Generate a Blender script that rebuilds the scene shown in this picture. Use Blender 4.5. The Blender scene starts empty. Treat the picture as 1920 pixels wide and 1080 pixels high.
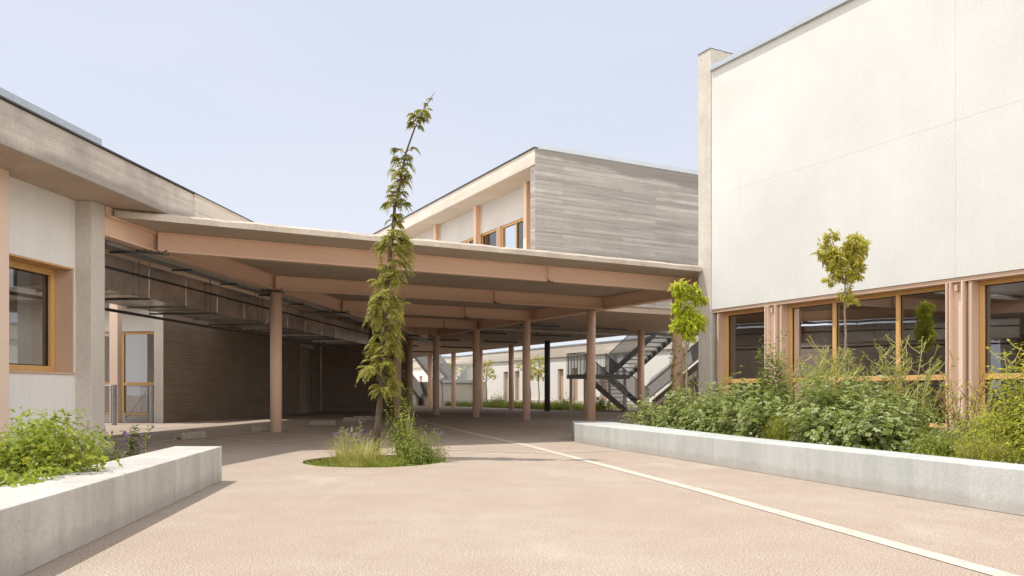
import bpy, bmesh, math, random
from mathutils import Vector, Matrix, noise as mnoise
random.seed(7)
R = math.radians
S = bpy.context.scene
C = S.collection

# ------------------------------------------------------------------ materials
def newmat(name):
    m = bpy.data.materials.new(name); m.use_nodes = True
    nt = m.node_tree; nt.nodes.clear()
    out = nt.nodes.new('ShaderNodeOutputMaterial')
    return m, nt, out
def N(nt, kind, **kw):
    n = nt.nodes.new(kind)
    for k, v in kw.items():
        if k in n.inputs: n.inputs[k].default_value = v
        else: setattr(n, k, v)
    return n
def L(nt, a, b): nt.links.new(a, b)
def mix(nt, fac, a, b, mode='MIX'):
    n = nt.nodes.new('ShaderNodeMix'); n.data_type = 'RGBA'; n.blend_type = mode
    for sock, v in ((n.inputs[0], fac), (n.inputs[6], a), (n.inputs[7], b)):
        if hasattr(v, 'links'): L(nt, v, sock)
        elif isinstance(v, (int, float)): sock.default_value = v
        else: sock.default_value = (*v, 1)
    return n.outputs[2]
def ramp(nt, src, stops):
    n = nt.nodes.new('ShaderNodeValToRGB'); cr = n.color_ramp
    while len(cr.elements) > 1: cr.elements.remove(cr.elements[-1])
    for i, (p, c) in enumerate(stops):
        e = cr.elements[0] if i == 0 else cr.elements.new(p)
        e.position = p; e.color = (c, c, c, 1) if isinstance(c, (int, float)) else (*c, 1)
    L(nt, src, n.inputs[0]); return n.outputs[0]
def coords(nt, scale=(1, 1, 1), world=False):
    if world:
        src = nt.nodes.new('ShaderNodeNewGeometry').outputs['Position']
    else:
        src = nt.nodes.new('ShaderNodeTexCoord').outputs['Object']
    mp = N(nt, 'ShaderNodeMapping'); mp.inputs['Scale'].default_value = scale
    L(nt, src, mp.inputs['Vector']); return mp.outputs[0]
def noise_tex(nt, vec, scale, detail=4, rough=.6):
    n = N(nt, 'ShaderNodeTexNoise', Scale=scale, Detail=detail, Roughness=rough)
    L(nt, vec, n.inputs['Vector']); return n.outputs['Fac']
def finish(nt, out, col, rough=.8, height=None, bump=.2, dist=.01, metal=0, spec=.5):
    b = nt.nodes.new('ShaderNodeBsdfPrincipled')
    if hasattr(col, 'links'): L(nt, col, b.inputs['Base Color'])
    else: b.inputs['Base Color'].default_value = (*col, 1)
    if hasattr(rough, 'links'): L(nt, rough, b.inputs['Roughness'])
    else: b.inputs['Roughness'].default_value = rough
    b.inputs['Metallic'].default_value = metal
    b.inputs['Specular IOR Level'].default_value = spec
    if height is not None:
        bp = N(nt, 'ShaderNodeBump', Strength=bump, Distance=dist)
        L(nt, height, bp.inputs['Height']); L(nt, bp.outputs[0], b.inputs['Normal'])
    L(nt, b.outputs[0], out.inputs[0])
def m_plain(name, c1, c2, scale=3, rough=.7, fine=40, bump=.1, streak=0, streak_col=(.2, .18, .16), metal=0, spec=.4):
    m, nt, out = newmat(name)
    v = coords(nt)
    big = ramp(nt, noise_tex(nt, v, scale, 5, .65), [(.3, 0.), (.7, 1.)])
    col = mix(nt, big, c1, c2)
    f = noise_tex(nt, v, fine, 3, .7)
    col = mix(nt, .35, col, ramp(nt, f, [(.3, .35), (.7, .65)]), 'OVERLAY')
    if streak:
        vs = coords(nt, (1, 1, .06))
        s = ramp(nt, noise_tex(nt, vs, 5, 5, .7), [(.52, 0.), (.75, streak)])
        col = mix(nt, s, col, streak_col)
    finish(nt, out, col, rough, f, bump, .004, metal, spec)
    return m
def m_board(name, c1, c2, c3, bh=.1, bl=2.4, stain=.5, holes=True, var=.2, band=None):
    # board-marked concrete: rows of plank imprints, pores, stains
    m, nt, out = newmat(name)
    tc = nt.nodes.new('ShaderNodeTexCoord')
    sep = nt.nodes.new('ShaderNodeSeparateXYZ'); L(nt, tc.outputs['Object'], sep.inputs[0])
    add = N(nt, 'ShaderNodeMath', operation='ADD'); L(nt, sep.outputs[0], add.inputs[0]); L(nt, sep.outputs[1], add.inputs[1])
    w = noise_tex(nt, tc.outputs['Object'], 1.6, 3, .6)
    wz = N(nt, 'ShaderNodeMath', operation='MULTIPLY_ADD'); L(nt, w, wz.inputs[0]); wz.inputs[1].default_value = .05; L(nt, sep.outputs[2], wz.inputs[2])
    cmb = nt.nodes.new('ShaderNodeCombineXYZ'); L(nt, add.outputs[0], cmb.inputs[0]); L(nt, wz.outputs[0], cmb.inputs[1])
    br = N(nt, 'ShaderNodeTexBrick', Scale=1.0)
    br.inputs['Brick Width'].default_value = bl; br.inputs['Row Height'].default_value = bh
    br.inputs['Mortar Size'].default_value = .009; br.inputs['Mortar Smooth'].default_value = .6
    br.inputs['Color1'].default_value = (0, 0, 0, 1); br.inputs['Color2'].default_value = (1, 1, 1, 1); br.inputs['Mortar'].default_value = (.0, .0, .0, 1)
    br.offset = .37; L(nt, cmb.outputs[0], br.inputs['Vector'])
    st = nt.nodes.new('ShaderNodeCombineXYZ')
    sx = N(nt, 'ShaderNodeMath', operation='MULTIPLY'); L(nt, add.outputs[0], sx.inputs[0]); sx.inputs[1].default_value = .38
    sz = N(nt, 'ShaderNodeMath', operation='MULTIPLY'); L(nt, sep.outputs[2], sz.inputs[0]); sz.inputs[1].default_value = 11
    L(nt, sx.outputs[0], st.inputs[0]); L(nt, sz.outputs[0], st.inputs[1])
    grain = noise_tex(nt, st.outputs[0], 1.0, 6, .72)
    col = mix(nt, ramp(nt, grain, [(.3, 0.), (.68, 1.)]), c1, c2)
    col = mix(nt, var, col, br.outputs['Color'], 'OVERLAY')
    big = ramp(nt, noise_tex(nt, tc.outputs['Object'], .9, 5, .65), [(.45, 0.), (.68, stain)])
    col = mix(nt, big, col, c3)
    if band:                                   # dark weather stain: z0 = where it starts, k = drop per metre of x, sign
        z0_, kx, sg, amt, dcol = band
        nb = noise_tex(nt, tc.outputs['Object'], .7, 4, .6)
        a1 = N(nt, 'ShaderNodeMath', operation='MULTIPLY_ADD'); L(nt, sep.outputs[0], a1.inputs[0]); a1.inputs[1].default_value = kx; L(nt, sep.outputs[2], a1.inputs[2])
        a2 = N(nt, 'ShaderNodeMath', operation='MULTIPLY_ADD'); L(nt, nb, a2.inputs[0]); a2.inputs[1].default_value = .5; L(nt, a1.outputs[0], a2.inputs[2])
        a3 = N(nt, 'ShaderNodeMath', operation='MULTIPLY_ADD'); L(nt, a2.outputs[0], a3.inputs[0]); a3.inputs[1].default_value = sg * 6; a3.inputs[2].default_value = -(z0_ + .25) * sg * 6 + .5
        col = mix(nt, ramp(nt, a3.outputs[0], [(.2, 0.), (.8, amt)]), col, dcol)
    fine = noise_tex(nt, tc.outputs['Object'], 45, 3, .7)
    col = mix(nt, .3, col, ramp(nt, fine, [(.3, .35), (.7, .65)]), 'OVERLAY')
    if holes:
        vo = N(nt, 'ShaderNodeTexVoronoi', Scale=1.7); L(nt, cmb.outputs[0], vo.inputs['Vector'])
        h = ramp(nt, vo.outputs['Distance'], [(.02, .75), (.045, 0.)])
        col = mix(nt, h, col, (.08, .075, .07))
    ht = mix(nt, .5, grain, br.outputs['Fac'], 'SUBTRACT')
    finish(nt, out, col, .88, ht, .5, .02, 0, .25)
    return m
def m_leaf(name, cols, trans=.35, rough=.5):
    m, nt, out = newmat(name)
    g = nt.nodes.new('ShaderNodeNewGeometry')
    n = len(cols)
    col = ramp(nt, g.outputs['Random Per Island'], [(i / max(1, n - 1), c) for i, c in enumerate(cols)])
    v = coords(nt, world=True)
    col = mix(nt, .5, col, ramp(nt, noise_tex(nt, v, 5, 3, .6), [(.3, .25), (.7, .75)]), 'OVERLAY')
    b = nt.nodes.new('ShaderNodeBsdfPrincipled'); L(nt, col, b.inputs['Base Color'])
    b.inputs['Roughness'].default_value = rough; b.inputs['Specular IOR Level'].default_value = .35
    t = nt.nodes.new('ShaderNodeBsdfTranslucent')
    L(nt, mix(nt, .5, col, (.35, .4, .05), 'SCREEN'), t.inputs[0])
    ms = nt.nodes.new('ShaderNodeMixShader'); ms.inputs[0].default_value = trans
    L(nt, b.outputs[0], ms.inputs[1]); L(nt, t.outputs[0], ms.inputs[2]); L(nt, ms.outputs[0], out.inputs[0])
    return m
def m_glass(name, tint, refl):
    m, nt, out = newmat(name)
    tr = nt.nodes.new('ShaderNodeBsdfTransparent'); tr.inputs[0].default_value = (*tint, 1)
    gl = nt.nodes.new('ShaderNodeBsdfGlossy'); gl.inputs['Roughness'].default_value = .0; gl.inputs[0].default_value = (.9, .92, .95, 1)
    v = coords(nt)
    bp = N(nt, 'ShaderNodeBump', Strength=.06, Distance=.02); L(nt, noise_tex(nt, v, .8, 2, .5), bp.inputs['Height']); L(nt, bp.outputs[0], gl.inputs['Normal'])
    lw = N(nt, 'ShaderNodeLayerWeight', Blend=.35)
    mr = N(nt, 'ShaderNodeMapRange'); L(nt, lw.outputs['Fresnel'], mr.inputs[0]); mr.inputs[3].default_value = refl; mr.inputs[4].default_value = 1
    ms = nt.nodes.new('ShaderNodeMixShader'); L(nt, mr.outputs[0], ms.inputs[0]); L(nt, tr.outputs[0], ms.inputs[1]); L(nt, gl.outputs[0], ms.inputs[2])
    L(nt, ms.outputs[0], out.inputs[0]); return m

M = {}
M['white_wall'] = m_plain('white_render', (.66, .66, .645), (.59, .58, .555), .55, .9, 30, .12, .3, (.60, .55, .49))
M['far_wall'] = m_plain('sunny_white_render', (.84, .82, .78), (.79, .765, .72), .55, .9, 30, .12, .15, (.60, .55, .49))  # lighter copy of the white render, extra sunlight put into its colour
M['pale_wall'] = m_plain('pale_render', (.82, .80, .775), (.77, .75, .725), 1.2, .9, 30, .1, .25, (.48, .44, .4))
M['board'] = m_board('board_marked_concrete', (.27, .255, .235), (.47, .45, .42), (.25, .235, .215), .1, 2.4, .55)
M['board_end'] = m_board('board_marked_end_wall', (.32, .30, .275), (.58, .55, .515), (.33, .305, .28), .125, 3.4, .4, True, .17, (3.95, .06, 1, .75, (.24, .22, .20)))
M['board_warm'] = m_board('board_marked_concrete_warm', (.31, .245, .19), (.39, .31, .245), (.24, .19, .15), .1, 2.4, .5, True, .04)
M['fascia'] = m_board('weathered_fascia_concrete', (.50, .44, .385), (.70, .645, .58), (.36, .315, .28), .24, 6, .85, True, .05, (3.62, 0, -1, .8, (.33, .29, .255)))
M['fascia_light'] = m_board('light_fascia_concrete', (.56, .50, .43), (.66, .60, .53), (.48, .42, .36), .22, 5, .4)
M['pillar'] = m_plain('pillar_concrete', (.58, .545, .49), (.47, .435, .385), 2.2, .9, 22, .3, .35, (.38, .34, .29))
M['soffit'] = m_board('soffit_concrete', (.48, .375, .285), (.58, .47, .37), (.40, .31, .235), .5, 3, .5, False, .08)
M['slab'] = m_plain('slab_concrete', (.56, .475, .375), (.45, .375, .295), 1.0, .9, 30, .15)
M['slab_edge'] = m_plain('slab_edge_concrete', (.64, .57, .48), (.46, .40, .33), 2.6, .9, 25, .5)
M['pier'] = m_plain('pier_concrete', (.64, .59, .53), (.56, .51, .455), 1.5, .9, 25, .12, .2, (.4, .36, .32))
M['steel'] = m_plain('pink_painted_steel', (.86, .625, .475), (.81, .57, .425), .8, .55, 60, .05)
M['steel_light'] = m_plain('pale_pink_painted_steel', (.80, .63, .51), (.75, .58, .465), .8, .55, 60, .05)
M['frame'] = m_plain('ochre_window_frame', (.66, .405, .165), (.60, .355, .135), 2, .45, 50, .04)
M['jamb'] = m_plain('brown_pink_jamb', (.60, .42, .31), (.54, .375, .275), 2, .6, 50, .04)
M['zinc'] = m_plain('zinc_flashing', (.52, .57, .61), (.45, .50, .54), 3, .4, 40, .05, 0, (0, 0, 0), .35)
M['dark_metal'] = m_plain('dark_grey_steel', (.085, .085, .085), (.06, .06, .06), 3, .5, 40, .05)
M['stair_steel'] = m_plain('mid_grey_stair_steel', (.24, .24, .235), (.18, .18, .175), 3, .5, 40, .05)
M['stair_galv'] = m_plain('pale_galvanised_stair', (.55, .56, .56), (.47, .48, .48), 3, .45, 40, .05)
M['grey_metal'] = m_plain('galvanised_steel', (.40, .41, .41), (.30, .31, .31), 9, .4, 60, .05, 0, (0, 0, 0), .5)
M['duct'] = m_plain('galvanised_duct', (.62, .58, .54), (.42, .385, .35), 2.5, .2, 7, .6, 0, (0, 0, 0), .85)
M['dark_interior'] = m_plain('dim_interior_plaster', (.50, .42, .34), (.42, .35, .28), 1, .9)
M['black'] = m_plain('dark_recess', (.03, .027, .025), (.02, .02, .02), 2, .8)
M['glass'] = m_glass('window_glass', (.50, .46, .42), .2)
M['glass_clear'] = m_glass('clear_window_glass', (.6, .6, .58), .16)
M['bark'] = m_plain('bark', (.14, .10, .075), (.085, .06, .045), 14, .9, 60, .6)
M['bark_pale'] = m_plain('pale_bark', (.34, .27, .20), (.22, .17, .13), 12, .9, 60, .5)
M['stalk'] = m_plain('dry_stalk', (.45, .40, .16), (.36, .34, .12), 12, .8)
M['stalk_red'] = m_plain('reddish_stalk', (.30, .15, .07), (.22, .12, .06), 12, .8)
M['soil'] = m_plain('dry_soil', (.20, .145, .10), (.12, .085, .06), 5, .95, 35, .8)
M['feather'] = m_leaf('feathery_leaf', [(.13, .14, .03), (.38, .36, .07), (.26, .27, .055), (.52, .44, .13), (.34, .34, .07), (.62, .53, .19)], .45)
M['peach'] = m_leaf('lance_leaf_bright', [(.28, .34, .012), (.55, .60, .035), (.68, .68, .08), (.38, .46, .02)], .5)
M['peach_dry'] = m_leaf('lance_leaf_olive', [(.28, .28, .03), (.56, .54, .07), (.42, .42, .05), (.66, .58, .14), (.46, .30, .07)], .5)
M['mallow'] = m_leaf('mallow_leaf', [(.11, .15, .03), (.23, .28, .06), (.30, .35, .11), (.44, .48, .26), (.15, .20, .04)], .38, .36)
M['dense'] = m_leaf('dense_leaf', [(.07, .13, .015), (.14, .22, .026), (.20, .28, .045)], .35)
M['herb'] = m_leaf('yellow_green_herb', [(.24, .27, .02), (.42, .42, .045), (.32, .34, .035), (.18, .21, .02)], .45)
M['grey_herb'] = m_leaf('grey_green_herb', [(.17, .20, .055), (.29, .32, .10), (.40, .42, .16)], .4)
M['bright_shrub'] = m_leaf('bright_green_leaf', [(.13, .19, .014), (.26, .33, .03), (.38, .43, .06)], .45)
M['green_low'] = m_leaf('low_green_leaf', [(.10, .15, .016), (.19, .25, .026), (.28, .32, .05)], .35)
M['grass'] = m_leaf('grass_blade', [(.13, .17, .02), (.22, .26, .035), (.32, .33, .07)], .4)
M['straw'] = m_leaf('straw_blade', [(.42, .38, .10), (.55, .50, .17), (.30, .33, .06), (.46, .34, .16)], .3)
M['yellow'] = m_leaf('yellow_petals', [(.65, .55, .03), (.75, .65, .06)], .3)
M['purple'] = m_leaf('purple_petals', [(.16, .09, .30), (.26, .15, .40)], .3)
M['dark_leaf'] = m_leaf('dark_green_leaf', [(.05, .08, .02), (.10, .13, .04)], .3)  # darkest of the green leaf tones

def ground_mat():
    m, nt, out = newmat('pink_aggregate_paving')
    v = coords(nt, world=True)
    f = noise_tex(nt, v, 135, 3, .75)
    f2 = noise_tex(nt, v, 60, 4, .8)
    big = noise_tex(nt, v, .35, 5, .6)
    mid = noise_tex(nt, v, 2.2, 5, .65)
    col = mix(nt, ramp(nt, big, [(.35, 0.), (.65, 1.)]), (.385, .308, .248), (.44, .372, .308))
    col = mix(nt, ramp(nt, mid, [(.35, .45), (.7, 0.)]), col, (.335, .26, .20))
    spk = ramp(nt, f, [(.34, .0), (.45, .42), (.56, .58), (.66, 1.)])
    col = mix(nt, .9, col, spk, 'OVERLAY')
    col = mix(nt, .55, col, ramp(nt, f2, [(.36, .3), (.6, .62)]), 'OVERLAY')
    vo = N(nt, 'ShaderNodeTexVoronoi', Scale=1.1); L(nt, v, vo.inputs['Vector'])
    col = mix(nt, ramp(nt, vo.outputs['Distance'], [(.01, .7), (.03, 0.)]), col, (.12, .09, .075))
    st = noise_tex(nt, coords(nt, (.5, 1.6, 1), world=True), .8, 6, .75)
    col = mix(nt, ramp(nt, st, [(.56, 0.), (.72, .45)]), col, (.33, .26, .20))
    lt = noise_tex(nt, coords(nt, (1.3, .6, 1), world=True), .55, 6, .7)
    col = mix(nt, ramp(nt, lt, [(.55, 0.), (.7, .35)]), col, (.55, .50, .43))
    dk = noise_tex(nt, coords(nt, (2.2, .35, 1), world=True), 1.1, 5, .7)
    col = mix(nt, ramp(nt, dk, [(.6, 0.), (.75, .28)]), col, (.27, .21, .17))
    wv = nt.nodes.new('ShaderNodeTexVoronoi'); wv.feature = 'DISTANCE_TO_EDGE'; wv.inputs['Scale'].default_value = .22
    wx = nt.nodes.new('ShaderNodeVectorMath'); wx.operation = 'ADD'; L(nt, v, wx.inputs[0])
    nz = N(nt, 'ShaderNodeTexNoise', Scale=1.5, Detail=6.0); L(nt, v, nz.inputs['Vector']); L(nt, nz.outputs['Color'], wx.inputs[1]); L(nt, wx.outputs[0], wv.inputs['Vector'])
    col = mix(nt, ramp(nt, wv.outputs['Distance'], [(.0004, .12), (.0015, 0.)]), col, (.25, .2, .16))
    finish(nt, out, col, .92, f, .25, .004, 0, .2)
    return m
M['ground'] = ground_mat()
M['paint'] = m_plain('worn_white_paint', (.60, .545, .475), (.47, .40, .34), 6, .8, 70, .3)
def bench_mat(name, c1, c2, c3):
    m, nt, out = newmat(name)
    tc = nt.nodes.new('ShaderNodeTexCoord')
    sep = nt.nodes.new('ShaderNodeSeparateXYZ'); L(nt, tc.outputs['Object'], sep.inputs[0])
    cmb = nt.nodes.new('ShaderNodeCombineXYZ'); L(nt, sep.outputs[1], cmb.inputs[0])
    a = N(nt, 'ShaderNodeMath', operation='MULTIPLY'); L(nt, sep.outputs[0], a.inputs[0]); a.inputs[1].default_value = .01; L(nt, a.outputs[0], cmb.inputs[1])
    br = N(nt, 'ShaderNodeTexBrick', Scale=1.0)
    br.inputs['Brick Width'].default_value = .37; br.inputs['Row Height'].default_value = 5; br.inputs['Mortar Size'].default_value = 0.0
    br.inputs['Color1'].default_value = (0, 0, 0, 1); br.inputs['Color2'].default_value = (1, 1, 1, 1); L(nt, cmb.outputs[0], br.inputs['Vector'])
    vs = coords(nt, (1, 1, .12))
    s = noise_tex(nt, vs, 6, 5, .65)
    col = mix(nt, ramp(nt, s, [(.35, 0.), (.65, 1.)]), c1, c2)
    col = mix(nt, .28, col, ramp(nt, br.outputs['Color'], [(0., .38), (1., .62)]), 'OVERLAY')
    v = coords(nt)
    col = mix(nt, ramp(nt, noise_tex(nt, v, 3.5, 5, .7), [(.5, 0.), (.75, .6)]), col, c3)
    f = noise_tex(nt, v, 60, 3, .7)
    col = mix(nt, .35, col, ramp(nt, f, [(.3, .35), (.7, .65)]), 'OVERLAY')
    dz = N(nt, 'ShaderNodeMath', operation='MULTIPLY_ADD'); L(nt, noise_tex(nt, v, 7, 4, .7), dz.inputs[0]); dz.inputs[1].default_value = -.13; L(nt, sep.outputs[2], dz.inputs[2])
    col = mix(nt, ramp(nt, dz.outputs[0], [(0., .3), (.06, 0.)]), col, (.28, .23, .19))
    pv = N(nt, 'ShaderNodeTexVoronoi', Scale=14.0); L(nt, v, pv.inputs['Vector'])
    col = mix(nt, ramp(nt, pv.outputs['Distance'], [(.05, .5), (.12, 0.)]), col, (.22, .2, .18))
    finish(nt, out, col, .85, f, .3, .006, 0, .3); return m
M['block'] = m_plain('dusty_block_concrete', (.40, .35, .30), (.30, .26, .22), 8, .9, 40, .3)
M['bench_grey'] = bench_mat('pale_grey_cast_concrete', (.43, .45, .44), (.50, .515, .50), (.40, .40, .385))
M['bench_warm'] = bench_mat('warm_cast_concrete', (.44, .42, .385), (.53, .515, .48), (.41, .365, .325))

# ------------------------------------------------------------------ mesh helpers
class MB:
    def __init__(s): s.v = []; s.f = []
    def add(s, vs, fs):
        k = len(s.v); s.v += [tuple(p) for p in vs]; s.f += [tuple(i + k for i in f) for f in fs]
    def box(s, x0, x1, y0, y1, z0, z1):
        s.add([(x0, y0, z0), (x1, y0, z0), (x1, y1, z0), (x0, y1, z0), (x0, y0, z1), (x1, y0, z1), (x1, y1, z1), (x0, y1, z1)],
              [(0, 3, 2, 1), (4, 5, 6, 7), (0, 1, 5, 4), (1, 2, 6, 5), (2, 3, 7, 6), (3, 0, 4, 7)]); return s
    def prism(s, poly, z0, z1):
        n = len(poly)
        s.add([(x, y, z0) for x, y in poly] + [(x, y, z1) for x, y in poly],
              [tuple(range(n - 1, -1, -1)), tuple(range(n, 2 * n))] + [(i, (i + 1) % n, n + (i + 1) % n, n + i) for i in range(n)]); return s
    def side_prism(s, yz, x0, x1):            # polygon in the y-z plane, extruded along x
        n = len(yz)
        s.add([(x0, y, z) for y, z in yz] + [(x1, y, z) for y, z in yz],
              [tuple(range(n)), tuple(range(2 * n - 1, n - 1, -1))] + [(n + i, n + (i + 1) % n, (i + 1) % n, i) for i in range(n)]); return s
    def tube(s, pts, rad, seg=6, cap=True):
        pts = [Vector(p) for p in pts]; n = len(pts)
        if isinstance(rad, (int, float)): rad = [rad] * n
        rings = []
        for i, p in enumerate(pts):
            d = (pts[min(i + 1, n - 1)] - pts[max(i - 1, 0)]).normalized()
            u = d.cross(Vector((0, 0, 1)) if abs(d.z) < .9 else Vector((1, 0, 0))).normalized(); w = d.cross(u)
            rings.append([p + (u * math.cos(t) + w * math.sin(t)) * rad[i] for t in [2 * math.pi * k / seg for k in range(seg)]])
        vs = [q for r in rings for q in r]; fs = []
        for i in range(n - 1):
            for k in range(seg):
                fs.append((i * seg + k, i * seg + (k + 1) % seg, (i + 1) * seg + (k + 1) % seg, (i + 1) * seg + k))
        if cap: fs += [tuple(range(seg))[::-1], tuple(range((n - 1) * seg, n * seg))]
        s.add(vs, fs); return s
    def build(s, name, mat, parent=None, origin=(0, 0, 0), smooth=False, bevel=0):
        me = bpy.data.meshes.new(name)
        ox, oy, oz = origin
        me.from_pydata([(x - ox, y - oy, z - oz) for x, y, z in s.v], [], s.f)
        me.materials.append(mat)
        bm = bmesh.new(); bm.from_mesh(me)
        if len(bm.faces) < 3000: bmesh.ops.recalc_face_normals(bm, faces=bm.faces)
        bm.to_mesh(me); bm.free()
        if smooth:
            for p in me.polygons: p.use_smooth = True
        o = bpy.data.objects.new(name, me); C.objects.link(o)
        if parent: o.parent = parent
        if bevel:
            b = o.modifiers.new('bevel', 'BEVEL'); b.width = bevel; b.segments = 2; b.limit_method = 'ANGLE'
        return o
TH = R(28.3); CA, SA = math.cos(TH), math.sin(TH)
LR = R(-6.0); CL, SL = math.cos(LR), math.sin(LR)
def A(a, b): return (a * CA - b * SA, a * SA + b * CA)       # frame of the canopy and the right-hand buildings
def Lf(l, m): return (l * CL - m * SL, l * SL + m * CL)      # frame of the left-hand building
FR = {'A': (TH, A), 'L': (LR, Lf), 'W': (0, lambda x, y: (x, y))}
class Thing:
    def __init__(s, name, label, cat, frame='W', at=(0, 0, 0), group=None):
        rz, f = FR[frame]
        o = bpy.data.objects.new(name, None); C.objects.link(o); o.empty_display_size = .2
        x, y = f(at[0], at[1]); o.location = (x, y, at[2]); o.rotation_euler = (0, 0, rz)
        o['label'] = label; o['category'] = cat
        if group: o['group'] = group
        s.o = o; s.at = at
    def part(s, name, mb, mat, parent=None, **kw):
        return mb.build(name, M[mat], parent or s.o, s.at, **kw)
def structure(name, mb, mat, **kw):
    o = mb.build(name, M[mat], **kw); o['kind'] = 'structure'; return o
def kids(o): return [c for c in bpy.data.objects if c.parent == o]
def copy_tree(o, parent=None):
    c = o.copy(); C.objects.link(c); c.parent = parent
    for ch in kids(o): copy_tree(ch, c)
    return c

# ------------------------------------------------------------------ ground
PX, PY, PRX, PRY = -1.72, 10.12, .88, .93
mb = MB(); n = 64; rr = [(1, 1, 0, 0), (1.6, 1.6, 0, 0), (10, 10, 0, 0), (60, 60, 0, 0), (400, 400, 0, 0)]
vs = []; fs = []
for i, (sx, sy, _, _) in enumerate(rr):
    for k in range(n):
        t = 2 * math.pi * k / n
        vs.append((PX + PRX * sx * math.cos(t), PY + PRY * sy * math.sin(t), 0))
for i in range(len(rr) - 1):
    for k in range(n):
        fs.append((i * n + k, i * n + (k + 1) % n, (i + 1) * n + (k + 1) % n, (i + 1) * n + k))
mb.add(vs, fs); structure('ground', mb, 'ground')
mb = MB()                                            # earth sides and floor of the round tree pit
ring = [(PX + PRX * math.cos(2 * math.pi * k / n), PY + PRY * math.sin(2 * math.pi * k / n)) for k in range(n)]
mb.add([(x, y, 0) for x, y in ring] + [(PX + (x - PX) * .97, PY + (y - PY) * .97, -.09) for x, y in ring] + [(PX, PY, -.04)],
       [(k, (k + 1) % n, n + (k + 1) % n, n + k) for k in range(n)] + [(n + k, n + (k + 1) % n, 2 * n) for k in range(n)])
structure('tree_pit_soil', mb, 'soil')

def ribbon(name, pts, w, z=.004):
    mb = MB(); vs = []; P = [Vector((x, y, 0)) for x, y in pts]
    dense = []
    for i in range(len(P) - 1):
        for k in range(8): dense.append(P[i].lerp(P[i + 1], k / 8))
    dense.append(P[-1])
    for i, p in enumerate(dense):
        d = (dense[min(i + 1, len(dense) - 1)] - dense[max(i - 1, 0)]).normalized(); q = Vector((-d.y, d.x, 0)) * w / 2
        vs += [(p.x + q.x, p.y + q.y, z), (p.x - q.x, p.y - q.y, z)]
    mb.add(vs, [(2 * i, 2 * i + 1, 2 * i + 3, 2 * i + 2) for i in range(len(dense) - 1)])
    return structure(name, mb, 'paint')
ribbon('painted_line', [(2.72, 1.6), (2.29, 3.74), (1.64, 7.01), (1.0, 9.8), (.30, 12.8), (-.95, 17.4), (-2.15, 22.1), (-3.6, 27.5)], .125)
ribbon('painted_line', [(-5.95, 15.45), (-2.85, 13.1), (-1.02, 12.1), (.52, 11.37)], .085, .005)
ribbon('painted_line', [(-6.3, 12.7), (-5.98, 15.6), (-5.5, 18.0), (-4.5, 21.6), (-3.6, 26)], .11, .006)
ribbon('painted_line', [(.62, 11.4), (1.75, 11.95)], .07, .005)

# ------------------------------------------------------------------ benches and planter soil
rb = Thing('low_wall', 'long pale grey concrete bench wall edging the planted bed on the right', 'bench wall', 'W', (2.4, 9.5, 0))
mb = MB(); mb.prism([(1.09, 13.95), (2.0, 10.8), (3.53, 5.55), (4.45, 2.4), (4.78, 2.5), (3.82, 5.9), (2.83, 9.8), (2.36, 12.3), (1.75, 15.1), (1.13, 15.2)], .0, .32)
rb.part('bench_body', mb, 'bench_grey', bevel=.006)
lb = Thing('low_wall', 'warm grey concrete bench wall in the lower left corner with plants spilling over it', 'bench wall', 'W', (-2.6, 5.5, 0))
mb = MB(); mb.prism([(-2.81, 7.8), (-3.27, 7.82), (-2.46, 1.6), (-2.0, 1.6)], .0, .335)
lb.part('bench_body', mb, 'bench_warm', bevel=.006)
def soil_patch(name, poly, z, amp=.03):
    xs = [p[0] for p in poly]; ys = [p[1] for p in poly]
    def inside(x, y):
        c = False
        for i in range(len(poly)):
            (x1, y1), (x2, y2) = poly[i], poly[i - 1]
            if (y1 > y) != (y2 > y) and x < (x2 - x1) * (y - y1) / (y2 - y1) + x1: c = not c
        return c
    mb = MB(); mb.prism(poly, -.05, z - .04)
    st = .12; idx = {}; vs = []; fs = []
    nx = int((max(xs) - min(xs)) / st) + 2; ny = int((max(ys) - min(ys)) / st) + 2
    for i in range(nx):
        for j in range(ny):
            x = min(xs) + i * st; y = min(ys) + j * st
            if inside(x, y): idx[i, j] = len(vs); vs.append((x, y, z + amp * mnoise.noise((x * 3, y * 3, 0)) + amp * .5 * mnoise.noise((x * 9, y * 9, 2))))
    for (i, j) in idx:
        q = [(i, j), (i + 1, j), (i + 1, j + 1), (i, j + 1)]
        if all(t in idx for t in q): fs.append(tuple(idx[t] for t in q))
    mb.add(vs, fs)
    return structure(name, mb, 'soil', smooth=True)
w0 = A(11.36, 12.5); w1 = A(11.36, 1.0)
soil_patch('planter_soil', [(4.78, 2.5), (3.82, 5.9), (2.83, 9.8), (2.36, 12.3), (1.9, 14.4), w0, w1], .26)
soil_patch('planter_soil', [(-3.25, 7.8), (-4.4, 8.1), (-6.6, 8.1), (-6.9, 1.6), (-2.46, 1.6)], .24)

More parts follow.
